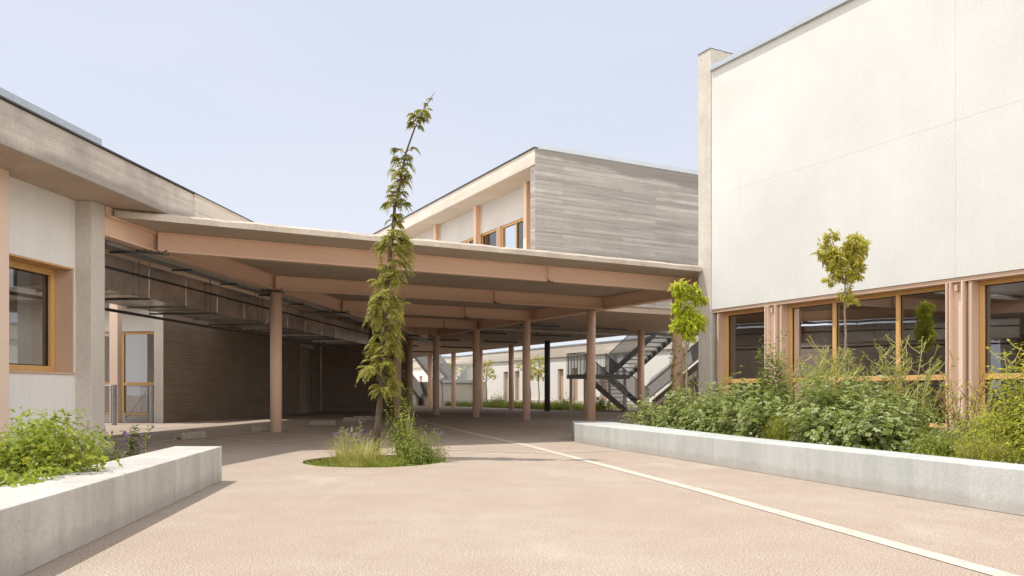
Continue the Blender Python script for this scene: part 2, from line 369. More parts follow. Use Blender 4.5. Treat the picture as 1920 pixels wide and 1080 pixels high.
# ------------------------------------------------------------------ openings: one window or glazed door
def glazed(T, name, axis, plane, u0, u1, z0, z1, mull=(), rails=(), fw=.06, depth=.07, glass='glass', sgn=1, panes=True):
    """a framed glazed unit as a part: frame mesh with its panes as sub-parts. axis 'y': runs along y at x=plane; 'x': along x at y=plane"""
    mb = MB()
    def bar(a0, a1, zz0, zz1, d=depth, off=0):
        if axis == 'y': mb.box(plane + off, plane + off + sgn * d, a0, a1, zz0, zz1) if sgn > 0 else mb.box(plane + off - d, plane + off, a0, a1, zz0, zz1)
        else: mb.box(a0, a1, plane + off, plane + off + d, zz0, zz1)
    bar(u0, u1, z1 - fw, z1); bar(u0, u1, z0, z0 + fw); bar(u0, u0 + fw, z0 + fw, z1 - fw); bar(u1 - fw, u1, z0 + fw, z1 - fw)
    ms = sorted(mull); rs = sorted(rails)
    for m_ in ms: bar(m_ - fw / 2, m_ + fw / 2, z0 + fw, z1 - fw)
    ue = [u0 + fw] + [x for m_ in ms for x in (m_ - fw / 2, m_ + fw / 2)] + [u1 - fw]
    ze = [z0 + fw] + [x for r_ in rs for x in (r_ - fw * .65, r_ + fw * .65)] + [z1 - fw]
    for r_ in rs:
        for k in range(0, len(ue), 2): bar(ue[k], ue[k + 1], r_ - fw * .65, r_ + fw * .65)
    fr = T.part(name, mb, 'frame', bevel=.004)
    for k in range(0, len(ue), 2):
        for j in range(0, len(ze), 2):
            g = MB()
            if axis == 'y':
                x = plane + sgn * depth * .55
                g.add([(x, ue[k], ze[j]), (x, ue[k + 1], ze[j]), (x, ue[k + 1], ze[j + 1]), (x, ue[k], ze[j + 1])], [(0, 1, 2, 3)])
                seal = MB(); x2 = x - sgn * .012; t = .014
                a0, a1, b0, b1 = ue[k], ue[k + 1], ze[j], ze[j + 1]
                xa, xb = min(x, x2), max(x, x2)
                seal.box(xa, xb, a0, a0 + t, b0, b1).box(xa, xb, a1 - t, a1, b0, b1).box(xa, xb, a0 + t, a1 - t, b0, b0 + t).box(xa, xb, a0 + t, a1 - t, b1 - t, b1)
                T.part('seal', seal, 'black', fr)
            else:
                y = plane + depth * .55
                g.add([(ue[k], y, ze[j]), (ue[k + 1], y, ze[j]), (ue[k + 1], y, ze[j + 1]), (ue[k], y, ze[j + 1])], [(0, 1, 2, 3)])
            p = T.part('pane', g, glass, fr)
    return fr

# ------------------------------------------------------------------ right-hand building
rbld = Thing('school_building', 'tall white rendered building on the right with ochre framed windows above the planted bed', 'building', 'A', (14, 7, 0))
H0, H1 = 2.555, 7.42
mb = MB(); mb.box(11.408, 11.75, -2.0, 12.56, H0, H1)
mb.box(11.4, 11.407, 7.3637, 12.56, H0, 4.8692).box(11.4, 11.407, 7.3637, 12.56, 4.8713, H1).box(11.4, 11.407, -2, 7.3613, H0, 4.8692).box(11.4, 11.407, -2, 7.3613, 4.8713, H1)
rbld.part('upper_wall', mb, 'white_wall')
mb = MB(); mb.box(11.335, 11.76, -2.0, 12.56, H1 + .004, H1 + .06).box(11.37, 11.76, -2, 12.56, H1 + .062, H1 + .12)
rbld.part('roof_coping', mb, 'zinc')
mb = MB(); mb.box(11.38, 22, 12.564, 12.95, 0, 7.90)
rbld.part('end_wall', mb, 'pillar', bevel=.015)
mb = MB(); mb.box(11.36, 22.04, 12.55, 12.965, 7.903, 7.922)
rbld.part('wall_capping', mb, 'zinc')
mb = MB(); mb.box(11.78, 22, -2, 12.55, 7.1, 7.3)
rbld.part('roof_slab', mb, 'slab')
mb = MB(); mb.box(11.9, 22, -2, 12.55, 2.75, 2.85)
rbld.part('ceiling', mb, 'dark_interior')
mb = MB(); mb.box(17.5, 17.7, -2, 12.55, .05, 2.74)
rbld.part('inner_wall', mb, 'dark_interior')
mb = MB(); mb.box(11.75, 17.5, -2, 12.55, .0, .1)
rbld.part('inner_floor', mb, 'slab')
mb = MB(); mb.box(11.42, 11.74, -2, 12.56, 0, .27)
rbld.part('plinth', mb, 'pier')
# head lining and sills
mb = MB(); mb.box(11.42, 11.8, -2.0, 12.55, 2.49, 2.552)
rbld.part('head_lining', mb, 'jamb')
edges = [12.56, 11.10, 7.50, 3.90, .30]
for i in range(4):
    b1, b0 = edges[i], edges[i + 1]
    jl = .14 if i == 0 else .02
    u0, u1 = b0 + .06, b1 - (.16 if i == 0 else .36)
    ml = () if i == 0 else (u1 - 1.02 if i else 0, b0 + .98)
    glazed(rbld, 'window', 'y', 11.62, u0, u1, .32, 2.487, ml, (1.09,), .065, .09, 'glass', 1)
    mb = MB(); mb.box(11.44, 11.72, u1 + .002, u1 + .05, .275, 2.487)      # far jamb facing the viewer
    rbld.part('window_jamb', mb, 'jamb')
    if i:
        mb = MB(); bb = b1 - .12                       # steel I-section post between bays
        mb.box(11.385, 11.60, bb + .06, bb + .07, .2, 2.487)
        mb.box(11.385, 11.41, bb - .09, bb + .18, .2, 2.487) if False else None
        mb.box(11.40, 11.42, bb - .12, bb - .10, .2, 2.487)
        mb.box(11.385, 11.62, bb - .13, bb - .115, .2, 2.487)
        mb.box(11.385, 11.62, bb + .115, bb + .13, .2, 2.487)
        mb.box(11.49, 11.505, bb - .115, bb + .06, .2, 2.487)
        mb.box(11.49, 11.505, bb + .07, bb + .115, .2, 2.487)
        rbld.part('steel_post', mb, 'steel_light')
        mb = MB(); mb.box(11.43, 11.485, bb - .025, bb + .025, 2.36, 2.45)
        rbld.part('post_bracket', mb, 'jamb')

# ------------------------------------------------------------------ middle building (upper storey behind the canopy)
mid = Thing('school_building', 'raised upper storey block with grey board marked concrete end wall behind the canopy', 'building', 'A', (16, 30, 3.5))
B0 = 20.0
mb = MB(); mb.box(11.53, 21.0, B0, B0 + .30, 3.5, 7.40)
mid.part('end_wall', mb, 'board', bevel=.01)
mb = MB(); mb.box(11.50, 21.02, B0 - .02, 62, 7.403, 7.86)
mid.part('roof_slab', mb, 'fascia_light', bevel=.01)
mb = MB(); mb.box(11.502, 21.0, B0 - .032, B0 - .021, 3.5, 7.858)
mid.part('end_wall_face', mb, 'board_end')
mb = MB(); mb.box(11.46, 11.60, B0 - .04, 62, 7.863, 7.893)
mid.part('edge_trim', mb, 'dark_metal')
mb = MB(); mb.box(11.72, 21.0, B0 - .035, B0 + .1, 7.866, 8.0)
mid.part('roof_flashing', mb, 'zinc')
mb = MB(); mb.box(12.45, 20.9, B0 + .3, 62, 3.502, 3.7)
mid.part('floor_slab', mb, 'slab')
mb = MB(); mb.box(12.42, 12.60, B0 + .3, 62, 6.42, 7.40)
mid.part('upper_panel', mb, 'white_wall')
mb = MB(); mb.box(12.42, 12.60, B0 + .3, 62, 3.702, 4.55)
mid.part('lower_panel', mb, 'white_wall')
mb = MB(); mb.box(17, 17.2, B0 + .3, 62, 3.7, 7.4)
mid.part('inner_wall', mb, 'white_wall')
mb = MB(); mb.box(20.7, 20.9, B0 + .3, 62, 3.7, 7.4)
mid.part('rear_wall', mb, 'white_wall')
for k in range(11):
    b = 21.86 + 3.6 * k
    mb = MB(); mb.box(12.22, 12.245, b - .1, b + .1, 3.702, 7.40).box(12.395, 12.418, b - .1, b + .1, 3.702, 7.40).box(12.246, 12.394, b - .008, b + .008, 3.702, 7.40)
    mid.part('steel_post', mb, 'steel')
    if k < 10:
        glazed(mid, 'window', 'y', 12.46, b + .06, b + 2.0, 4.553, 6.417, (b + 1.0,), (), .07, .08, 'glass_clear', 1)
        mb = MB(); mb.box(12.40, 12.58, b + 2.003, b + 2.3, 4.553, 6.417)
        mid.part('window_pier', mb, 'jamb')
        glazed(mid, 'window', 'y', 12.46, b + 2.303, b + 3.54, 4.553, 6.417, (), (), .07, .08, 'glass_clear', 1)
glazed(mid, 'window', 'y', 12.46, B0 + .32, 21.8, 4.553, 6.417, (), (), .07, .08, 'glass_clear', 1)

# ------------------------------------------------------------------ canopy with the beams
ca = Thing('canopy', 'thin concrete canopy on pink steel beams and round columns spanning between the buildings', 'canopy', 'A', (7, 20, 0))
def invA(x, y): return (x * CA + y * SA, -x * SA + y * CA)
def onL(m, l=-6.9): return invA(*Lf(l, m))
def l_at_b(b, l=-6.9):     # a coordinate on the left beam line at given b
    lo, hi = 0, 60
    for _ in range(50):
        md = (lo + hi) / 2
        if onL(md, l)[1] < b: lo = md
        else: hi = md
    return onL(lo, l)
ZB, ZT, ZS = 3.06, 3.37, 3.47
FE, BE = 12.83, 29.3
p1 = l_at_b(FE, -6.86); p2 = l_at_b(BE, -6.86)
mb = MB(); mb.prism([(p1[0], FE), (11.36, FE), (11.36, 12.99), (12.42, 12.99), (12.42, BE), (p2[0], BE)], ZT, ZS)
ca.part('roof_slab', mb, 'slab')
# uneven cast edge strip of the slab
mb = MB(); nseg = 160; ring = []
x0, x1 = p1[0] + .02, 11.35
for i in range(nseg + 1):
    x = x0 + (x1 - x0) * i / nseg
    e = .012 * mnoise.noise((x * 1.5, 0, 0)) + .008 * mnoise.noise((x * 7, 3, 0))
    e2 = .012 * mnoise.noise((x * 2.3, 9, 0)) + .006 * mnoise.noise((x * 11, 5, 0))
    ring.append([(x, FE - .025 + e, ZT - .004), (x, FE - .025 + e, ZS - .02 + e2), (x, FE + .02, ZS + .014 + e2), (x, FE + .16, ZS + .008), (x, FE + .16, ZS - .03), (x, FE + .03, ZT - .006)])
vs = [p for r in ring for p in r]; m6 = 6
fs = [(i * m6 + k, i * m6 + (k + 1) % m6, (i + 1) * m6 + (k + 1) % m6, (i + 1) * m6 + k) for i in range(nseg) for k in range(m6)]
fs += [tuple(range(m6)), tuple(range(nseg * m6, nseg * m6 + m6))]
mb.add(vs, fs); ca.part('slab_edge', mb, 'slab_edge')
def ibeam_pts(P, Q, z0, z1, fl=.10, web=.012, t=.022):
    mb = MB(); P = Vector((*P, 0)); Q = Vector((*Q, 0)); d = (Q - P).normalized(); q = Vector((-d.y, d.x, 0))
    def slab(w, a, b):
        c = [P + q * w, P - q * w, Q - q * w, Q + q * w]; mb.prism([(v.x, v.y) for v in c][::-1], a, b)
    slab(web, z0 + t, z1 - t); slab(fl, z0, z0 + t); slab(fl, z1 - t, z1); return mb
lb0 = onL(10.72, -6.93); lb1 = onL(32.5, -6.93)
q0 = onL(10.72, -6.90); q1 = onL(12.3, -6.90); q2 = onL(12.3, -6.96); q3 = onL(10.72, -6.96)
mb = MB(); mb.prism([q0, q1, q2, q3], ZT + .002, 3.494); ca.part('beam_plate', mb, 'steel')
ca.part('long_beam', ibeam_pts(lb0, lb1, ZB, ZT - .004, .09), 'steel')
ca.part('long_beam', ibeam_pts((12.3, 13.0), (12.3, 29.0), ZB, ZT - .004, .11), 'steel')
beams = [13.75, 17.6, 21.4, 25.2, 28.7]
for b in beams:
    a0 = l_at_b(b)[0] + .07; a1 = 12.17
    bm_ = ca.part('cross_beam', ibeam_pts((a0, b), (a1, b), ZB + .003, ZT - .007, .085), 'steel')
    for t in (.33, .64) if b < 14 else (.62,):
        x = a0 + (a1 - a0) * t
        mb = MB(); mb.box(x - .008, x + .008, b - .09, b - .012, ZB + .026, ZT - .03)
        ca.part('stiffener', mb, 'steel', bm_)
        mb = MB(); mb.tube([(x - .06, b - .1, ZB - .012), (x + .1, b - .1, ZB - .012)], .012).tube([(x, b - .1, ZB - .03), (x, b - .1, ZB + .03)], .014)
        ca.part('clamp', mb, 'dark_metal', bm_)
    # dark threaded clamps at the beam's left end
    mb = MB(); mb.tube([(a0 - .35, b - .13, ZB - .03), (a0 + .06, b - .1, ZB - .03), (a0 + .12, b - .1, ZB + .02)], .014).tube([(a0 - .55, b - .2, ZB - .06), (a0 + .15, b - .18, ZB - .06)], .012)
    for q in range(4): mb.tube([(a0 - .3 + .1 * q, b - .13, ZB - .05), (a0 - .3 + .1 * q, b - .13, ZB + .0)], .012)
    ca.part('clamp', mb, 'dark_metal', bm_)
def column(T, x, y, z1, r=.122, mat='steel', z0=0):
    mb = MB(); mb.tube([(x, y, z0), (x, y, z1)], r, 28)
    o = T.part('column', mb, mat)
    for p in o.data.polygons: p.use_smooth = len(p.vertices) == 4
    return o
q = onL(16.8); column(ca, q[0], q[1], ZB - .002)
for m_ in (27.5,):
    q = onL(m_); column(ca, q[0], q[1], ZB - .002)
for k in range(5): column(ca, 12.3, 14.7 + 3.6 * k, ZB - .002)

# ------------------------------------------------------------------ covered walkway under the middle building
wk = Thing('covered_walkway', 'deep covered walkway with rows of round columns running to the courtyard', 'walkway roof', 'A', (16, 30, 0))
mb = MB(); mb.box(12.44, 20.6, B0 + .005, 66, 3.32, 3.497)
wk.part('ceiling_slab', mb, 'soffit')
mb = MB(); mb.box(12.43, 20.65, B0 - .02, B0 - .0, 3.32, 3.49)
for k in range(6): column(wk, 12.6 if k else 12.6, 32.7 + 3.6 * k, 3.318, .13)
for k in range(11):
    column(wk, 19.5, 25.5 + 3.6 * k, 3.318, .135, 'steel' if k != 2 else 'dark_metal')
light_proto = None
for i, (a, b) in enumerate([(14.2, 24.5), (17.2, 24.5), (14.2, 28.5), (17.2, 28.5), (14.2, 33), (17.2, 33), (14.2, 38), (17.2, 38), (17.2, 43), (14.2, 44)]):
    if light_proto is None:
        t = Thing('ceiling_light', 'slim dark tube light hanging level under the walkway ceiling', 'ceiling light', 'A', (a, b, 3.2), 'tube lights under the walkway ceiling')
        mb = MB(); mb.box(a - .9, a + .9, b - .04, b + .04, 3.2, 3.25); t.part('housing', mb, 'dark_metal')
        mb = MB(); mb.tube([(a - .88, b, 3.185), (a + .88, b, 3.185)], .018); t.part('tube', mb, 'grey_metal')
        mb = MB()
        for s_ in (-.7, .7): mb.box(a + s_ - .01, a + s_ + .01, b - .01, b + .01, 3.25, 3.32)
        t.part('hanger', mb, 'dark_metal'); light_proto = t.o
    else:
        c = copy_tree(light_proto); x, y = A(a, b); c.location = (x, y, 3.2)
tr = Thing('cable_tray', 'long grey cable tray hung below the walkway ceiling', 'cable tray', 'A', (18, 26, 3.2))
mb = MB(); mb.box(12.8, 20.5, 26.2, 26.35, 3.16, 3.2)
tr.part('tray', mb, 'grey_metal')
mb = MB()
for q in range(6): mb.box(13 + q * 1.4, 13.02 + q * 1.4, 26.26, 26.28, 3.2, 3.32)
tr.part('hanger', mb, 'dark_metal')

# ------------------------------------------------------------------ far building across the courtyard
far = Thing('school_building', 'long low white building across the courtyard beyond the columns', 'building', 'A', (32, 45, 0))
rec = [34.2, 37.8, 41.4, 44.7, 46.5, 52.7, 54.5, 60, 66, 72]
mb = MB(); prev = 12.0
for r_ in rec:
    mb.box(29, 29.3, prev, r_, 0, 3.3); mb.box(29, 29.3, r_, r_ + .75, 2.5, 3.3); prev = r_ + .75
mb.box(29, 29.3, prev, 110, 0, 3.3)
far.part('wall', mb, 'far_wall')
mb = MB(); mb.box(28.87, 36, 12, 110, 3.303, 4.02)
far.part('roof_slab', mb, 'fascia_light')
mb = MB(); mb.box(28.82, 29, 12, 110, 4.023, 4.09)
far.part('roof_flashing', mb, 'zinc')
mb = MB(); mb.box(28.96, 28.998, 12, 110, 0, .35)
far.part('plinth', mb, 'pier')
for r_ in rec:
    mb = MB(); mb.box(29.2, 29.25, r_ + .002, r_ + .748, .0, 2.498); far.part('door', mb, 'jamb')

# ------------------------------------------------------------------ steel stairs in the courtyard
def make_stair(label):
    T = Thing('outdoor_stair', label, 'stair', 'A', (22.2, 30.5, 0), 'steel stairs up to the upper storey')
    bt, tp, zl = 28.4, 31.7, 1.74
    n_ = 10
    def flight(a0, a1, y0, z0, y1, z1):
        for s_ in (a0, a1 - .02):
            mb = MB(); mb.side_prism([(y0, z0 - .16), (y0, z0 + .14), (y1, z1 + .10), (y1, z1 - .22)], s_, s_ + .02)
            T.part('stringer', mb, 'stair_steel')
        for k in range(n_):
            y = y0 + (y1 - y0) * (k + .5) / n_; z = z0 + (z1 - z0) * (k + 1) / n_ - .03
            mb = MB(); mb.box(a0 + .022, a1 - .022, y - .16, y + .16, z - .035, z); T.part('tread', mb, 'grey_metal')
        for s_ in (a0 + .01, a1 - .01):
            mb = MB(); mb.tube([(s_, y0, z0 + 1.0), (s_, y1, z1 + 1.0)], .022, 6)
            for k in range(47):
                t = k / 46; y = y0 + (y1 - y0) * t; z = z0 + (z1 - z0) * t
                mb.box(s_ - .012, s_ + .012, y - .008, y + .008, z + .0, z + 1.0)
            T.part('railing', mb, 'stair_steel')
    flight(20.95, 22.15, bt, 0.02, tp, zl)
    flight(22.35, 23.55, tp, zl, bt - .2, 3.55)
    mb = MB(); mb.box(20.95, 23.55, tp + .002, tp + 1.6, zl - .2, zl); T.part('landing', mb, 'stair_steel')
    mb = MB()
    pts = [(20.96, tp), (20.96, tp + 1.59), (23.54, tp + 1.59), (23.54, tp)]
    for (xa, ya), (xb, yb) in zip(pts, pts[1:]):
        mb.tube([(xa, ya, zl + 1.02), (xb, yb, zl + 1.02)], .022, 6)
        ln = math.hypot(xb - xa, yb - ya); q = int(ln / .085)
        for k in range(q + 1):
            x = xa + (xb - xa) * k / q; y = ya + (yb - ya) * k / q; mb.box(x - .009, x + .009, y - .009, y + .009, zl, zl + 1.02)
    T.part('landing_railing', mb, 'stair_steel')
    for x, y in ((21.1, tp + 1.45), (23.4, tp + 1.45), (21.1, tp + .2), (23.4, tp + .2)):
        mb = MB(); mb.box(x - .05, x + .05, y - .05, y + .05, 0, zl - .202); T.part('leg', mb, 'steel')
    return T
st1 = make_stair('dark steel outdoor stair with a landing and thin railings right of the columns')
mb = MB(); mb.side_prism([(30.9, 1.55), (31.6, .8), (31.2, .55), (26.0, 3.2), (26.0, 3.9)], 24.2, 24.32)
st1.part('side_wall', mb, 'white_wall')
mb = MB(); mb.side_prism([(31.0, 0), (31.0, .5), (26.0, 3.15), (26.0, 0)], 24.35, 24.5)
st1.part('stair_shade_wall', mb, 'dark_interior')  # added wall standing in for the dark shade under the stair
mb = MB(); mb.box(20.66, 24.1, 26.6, 28.19, 3.38, 3.55)
st1.part('upper_landing', mb, 'stair_steel')
s2 = copy_tree(st1.o); x, y = A(22.6, 52.0); s2.location = (x, y, 0); s2.rotation_euler = (0, 0, TH + math.pi)
for ch in kids(s2):
    for sl in ch.material_slots: sl.link = 'OBJECT'; sl.material = M['stair_galv']
s2['label'] = 'more distant steel stair seen beside the feathery tree through the far columns'
s2w = Thing('garden_wall', 'low brown grey wall with pale top under the distant stair', 'wall', 'A', (24, 50, 0))
mb = MB(); mb.box(20.9, 21.1, 49.4, 58, 0, 1.62).box(21.11, 24.6, 49.4, 49.6, 0, 1.62)
s2w.part('wall', mb, 'pier')

# ------------------------------------------------------------------ left-hand building
lw = Thing('school_building', 'low concrete roofed building on the left with a recessed ochre framed window', 'building', 'L', (-9, 8, 0))
ZF0, ZF1 = 3.50, 3.98
FL = -6.30
mb = MB(); mb.prism([(FL, -3), (-18, -3), (-18, 13.6), (-11.4, 13.6), (-11.4, 24.8), (-18, 24.8), (-18, 38), (FL, 38)], ZF0, ZF1)
lw.part('roof_slab', mb, 'fascia', bevel=.012)
mb = MB(); mb.prism([(FL - .012, -2.9), (-17.9, -2.9), (-17.9, 13.58), (-11.38, 13.58), (-11.38, 24.82), (-17.9, 24.82), (-17.9, 37.9), (FL - .012, 37.9)], 3.4975, 3.4990)
lw.part('soffit', mb, 'soffit')
mb = MB(); mb.box(FL - .1, FL + .03, -3, 38, ZF1 + .003, ZF1 + .022)
lw.part('edge_trim', mb, 'dark_metal')
mb = MB(); mb.box(FL - .25, FL - .01, -3, 9.72, ZF1 + .025, ZF1 + .125)
lw.part('roof_flashing', mb, 'zinc')
mb = MB()                                              # rougher repaired end of the fascia
mb.box(FL + .001, FL + .035, 12.05, 38, ZF0 + .0, ZF1 - .004)
lw.part('fascia_facing', mb, 'fascia_light')
WL = -7.13
# wall with the window opening m 8.0..10.48
wy0, wy1, wz0, wz1 = 7.0, 10.36, 1.10, 2.56
mb = MB(); mb.box(WL - .3, WL, -3, wy0, 0, ZF0 - .003); mb.box(WL - .3, WL, wy0, wy1, 0, wz0); mb.box(WL - .3, WL, wy0, wy1, wz1, ZF0 - .003); mb.box(WL - .3, WL, wy1, 10.62, 0, ZF0 - .003)
lw.part('wall', mb, 'pale_wall')
mb = MB(); mb.box(WL - .3, WL + .245, 10.38, 10.68, .0, ZF0 - .003)
lw.part('corner_pier', mb, 'pier', bevel=.012)
mb = MB(); mb.box(WL - .26, WL - .004, wy1 - .03, wy1 - .001, wz0 + .03, wz1 - .025)
lw.part('window_jamb', mb, 'jamb')
mb = MB(); mb.box(WL - .27, WL + .02, wy0 + .01, wy1 - .002, wz0 + .001, wz0 + .028)
lw.part('window_sill', mb, 'jamb')
mb = MB(); mb.box(WL - .26, WL - .004, wy0 + .01, wy1 - .002, wz1 - .022, wz1 - .002)
lw.part('head_lining', mb, 'frame')
glazed(lw, 'window', 'y', WL - .25, wy0 + .03, wy1 - .035, wz0 + .03, wz1 - .024, (8.35,), (), .085, .1, 'glass_clear', -1)
mb = MB(); mb.box(WL + .003, WL + .02, 8.60, 8.92, .1, ZF0 - .005).box(WL + .15, WL + .165, 8.60, 8.92, .1, ZF0 - .005).box(WL + .021, WL + .149, 8.75, 8.77, .1, ZF0 - .005)
lw.part('steel_post', mb, 'steel_light')
mb = MB(); mb.box(-18, -11.6, 10.42, 10.66, 0, ZF0 - .003).box(-7.62, WL - .31, 10.42, 10.66, 0, ZF0 - .003).box(-11.6, -7.62, 10.42, 10.66, 0, .6).box(-11.6, -7.62, 10.42, 10.66, 2.75, ZF0 - .003)
glazed(lw, 'window', 'x', 10.5, -11.59, -7.63, .602, 2.748, (-10.5, -9.3, -8.4), (1.1,), .07, .08, 'glass_clear')
lw.part('rear_wall', mb, 'pale_wall')
mb = MB(); mb.box(-12.2, -12.0, -3, 10.41, 0.0, ZF0 - .003)
lw.part('inner_wall', mb, 'pale_wall')
mb = MB(); mb.box(-12.0, WL - .31, -3, 10.41, .05, .12)
lw.part('inner_floor', mb, 'slab')
mb = MB(); mb.box(-12.0, WL - .31, -3, -2.8, .12, ZF0 - .003)
lw.part('inner_wall', mb, 'pale_wall')
mb = MB(); mb.box(-11.9, FL - .45, 5.5, 10.68, .0, .17)
lw.part('plinth', mb, 'pier')
# passage side: board marked wall with door, dark rear wall
BW = -12.25
def wm(Y, l=BW):  # m on the line l at world depth Y
    return (Y + l * SL * -1 - 0) if False else (Y - l * SL) / CL
m0, m1 = wm(22.9), wm(36.0)
mb = MB(); dm0, dm1 = wm(33.4), wm(34.9)
mb.box(BW - .28, BW, m0, dm0, 0, ZF0 - .003); mb.box(BW - .28, BW, dm0, dm1, 2.75, ZF0 - .003); mb.box(BW - .28, BW, dm1, m1, 0, ZF0 - .003)
lw.part('board_marked_wall', mb, 'board_warm', bevel=.008)
mb = MB(); mb.box(BW - .279, BW - .002, m0 - .012, m0 - .001, 0, ZF0 - .01)
lw.part('wall_end_face', mb, 'pillar')
mb = MB(); mb.box(BW - .2, BW - .14, dm0 + .01, dm1 - .01, 0.02, 2.74)
d_ = lw.part('door', mb, 'dark_interior')
mb = MB(); mb.box(BW - .139, BW - .1, dm1 - .35, dm1 - .31, .3, 2.5)
lw.part('handle', mb, 'grey_metal', d_)
mb = MB(); mb.box(BW + .002, BW + .06, dm0, dm1, 2.76, 2.95)
lw.part('door_sign_box', mb, 'pier')
mb = MB(); mb.box(BW, -8.3, m1, m1 + .25, 0, ZF0 - .003)
lw.part('rear_passage_wall', mb, 'board_warm')
# white facade with ochre glazed door in the sunny gap
gm = wm(23.5)
GX0, GX1 = -17.5, BW - .285
mb = MB(); mb.box(GX0, GX1, gm, gm + .25, 2.66, 3.495); mb.box(GX0, -16.2, gm, gm + .25, 0.0, 2.66)
lw.part('wall', mb, 'white_wall')
mb = MB(); mb.box(-16.2, GX1, gm - .3, gm + .3, 0, .2)
lw.part('door_step', mb, 'pier')
glazed(lw, 'glazed_door', 'x', gm + .08, -16.2, GX1 - .005, .205, 2.655, (-13.9, GX1 - .24, ), (1.12,), .07, .08, 'glass_clear')
mb = MB(); mb.box(-21.2, -21, 11, 40, 0, 3.3)
lw.part('reflection_backdrop', mb, 'board_warm')  # unseen wall added to block bright sky in the window reflections
mb = MB(); mb.box(GX0, GX1, gm + 3.5, gm + 3.6, 0, 3.49)
lw.part('inner_wall', mb, 'pale_wall')
mb = MB(); mb.tube([(GX1 - .27, gm + .04, 1.1), (GX1 - .17, gm + .04, 1.1)], .02).tube([(GX1 - .27, gm + .08, 1.1), (GX1 - .27, gm + .03, 1.1)], .03)
lw.part('handle', mb, 'grey_metal')
q = 0
mb = MB(); mb.box(-13.66, -13.42, gm - .95, gm - .72, 0, ZF0 - .003)
lw.part('steel_post', mb, 'steel_light')
mb = MB(); mb.box(-18, -12.9, gm - 1.0, 24.79, ZF0 - .0, ZF1 - .1)
lw.part('rear_roof', mb, 'fascia')

# ------------------------------------------------------------------ duct, tray, gate, concrete feet
du = Thing('ventilation_duct', 'long rectangular galvanised duct hanging under the ceiling of the left passage', 'duct', 'L', (-7.9, 20, 2.4))
mb = MB(); mb.box(-8.45, -7.35, 10.9, 25.5, 2.41, 2.95)
du.part('duct_body', mb, 'duct', bevel=.01)
mb = MB()
for k in range(12):
    y = 11.4 + 1.2 * k
    mb.box(-8.475, -7.325, y, y + .03, 2.385, 2.409).box(-7.348, -7.342, y, y + .02, 2.411, 2.95)
du.part('flange', mb, 'duct')
mb = MB(); mb.box(-7.347, -7.33, 10.9, 25.5, 2.735, 2.765)
du.part('reinforcing_strip', mb, 'black')
mb = MB()
for k in range(6):
    y = 12.2 + 2.4 * k
    mb.box(-8.52, -7.28, y, y + .03, 2.35, 2.38).box(-8.515, -8.505, y + .01, y + .018, 2.38, 3.49).box(-7.3, -7.292, y + .01, y + .018, 2.38, 3.49)
du.part('hanger', mb, 'dark_metal')
ct = Thing('cable_tray', 'pale perforated cable tray running between the duct and the left beam', 'cable tray', 'L', (-7.15, 20, 3.0))
mb = MB(); mb.box(-7.28, -7.04, 10.95, 36, 3.0, 3.012).box(-7.29, -7.28, 10.95, 36, 3.0, 3.05).box(-7.04, -7.03, 10.95, 36, 3.0, 3.05)
ct.part('tray', mb, 'grey_metal')
for k in range(12):
    mb = MB(); mb.box(-7.35, -6.98, 11.5 + 1.8 * k, 11.53 + 1.8 * k, 2.97, 2.998); ct.part('bracket', mb, 'dark_metal')
pp = Thing('service_pipe', 'thin dark pipe run along the lower outer edge of the duct', 'pipe', 'L', (-8.6, 20, 2.3))
mb = MB(); mb.tube([(-8.62, 10.9, 2.33), (-8.62, 36, 2.33)], .03)
pp.part('pipe', mb, 'dark_metal')

gt = Thing('mesh_gate', 'waist high galvanised wire mesh gate in front of the ochre glazed door', 'gate', 'W', (-10.6, 21.8, 0))
for x, y in ((-10.57, 21.4), (-10.28, 23.0)):
    mb = MB(); mb.tube([(x, y, 0), (x, y, 1.07)], .065 if y < 22 else .085, 12); gt.part('post', mb, 'grey_metal', smooth=False)
def meshpanel(p, q, z0, z1, nm):
    mb = MB(); P = Vector((*p, 0)); Q = Vector((*q, 0)); ln = (Q - P).length; k = int(ln / .07)
    for i in range(k + 1):
        c = P.lerp(Q, i / k); mb.tube([(c.x, c.y, z0), (c.x, c.y, z1)], .0045, 3, False)
    for j in range(int((z1 - z0) / .07) + 1):
        z = z0 + .07 * j; mb.tube([(P.x, P.y, z), (Q.x, Q.y, z)], .0045, 3, False)
    mb.tube([(P.x, P.y, z0), (P.x, P.y, z1), (Q.x, Q.y, z1), (Q.x, Q.y, z0), (P.x, P.y, z0)], .02, 6)
    return gt.part(nm, mb, 'grey_metal')
meshpanel((-10.45, 21.9), (-10.36, 22.85), .08, 1.03, 'mesh_panel') if False else None
meshpanel((-11.0, 22.95), (-10.38, 23.0), .08, 1.05, 'mesh_panel')
meshpanel((-12.6, 21.5), (-10.65, 21.4), .08, 1.05, 'mesh_panel')
mb = MB(); mb.tube([(-10.95, 22.9, .15), (-10.4, 22.95, .95)], .018, 6)
gt.part('brace', mb, 'grey_metal')

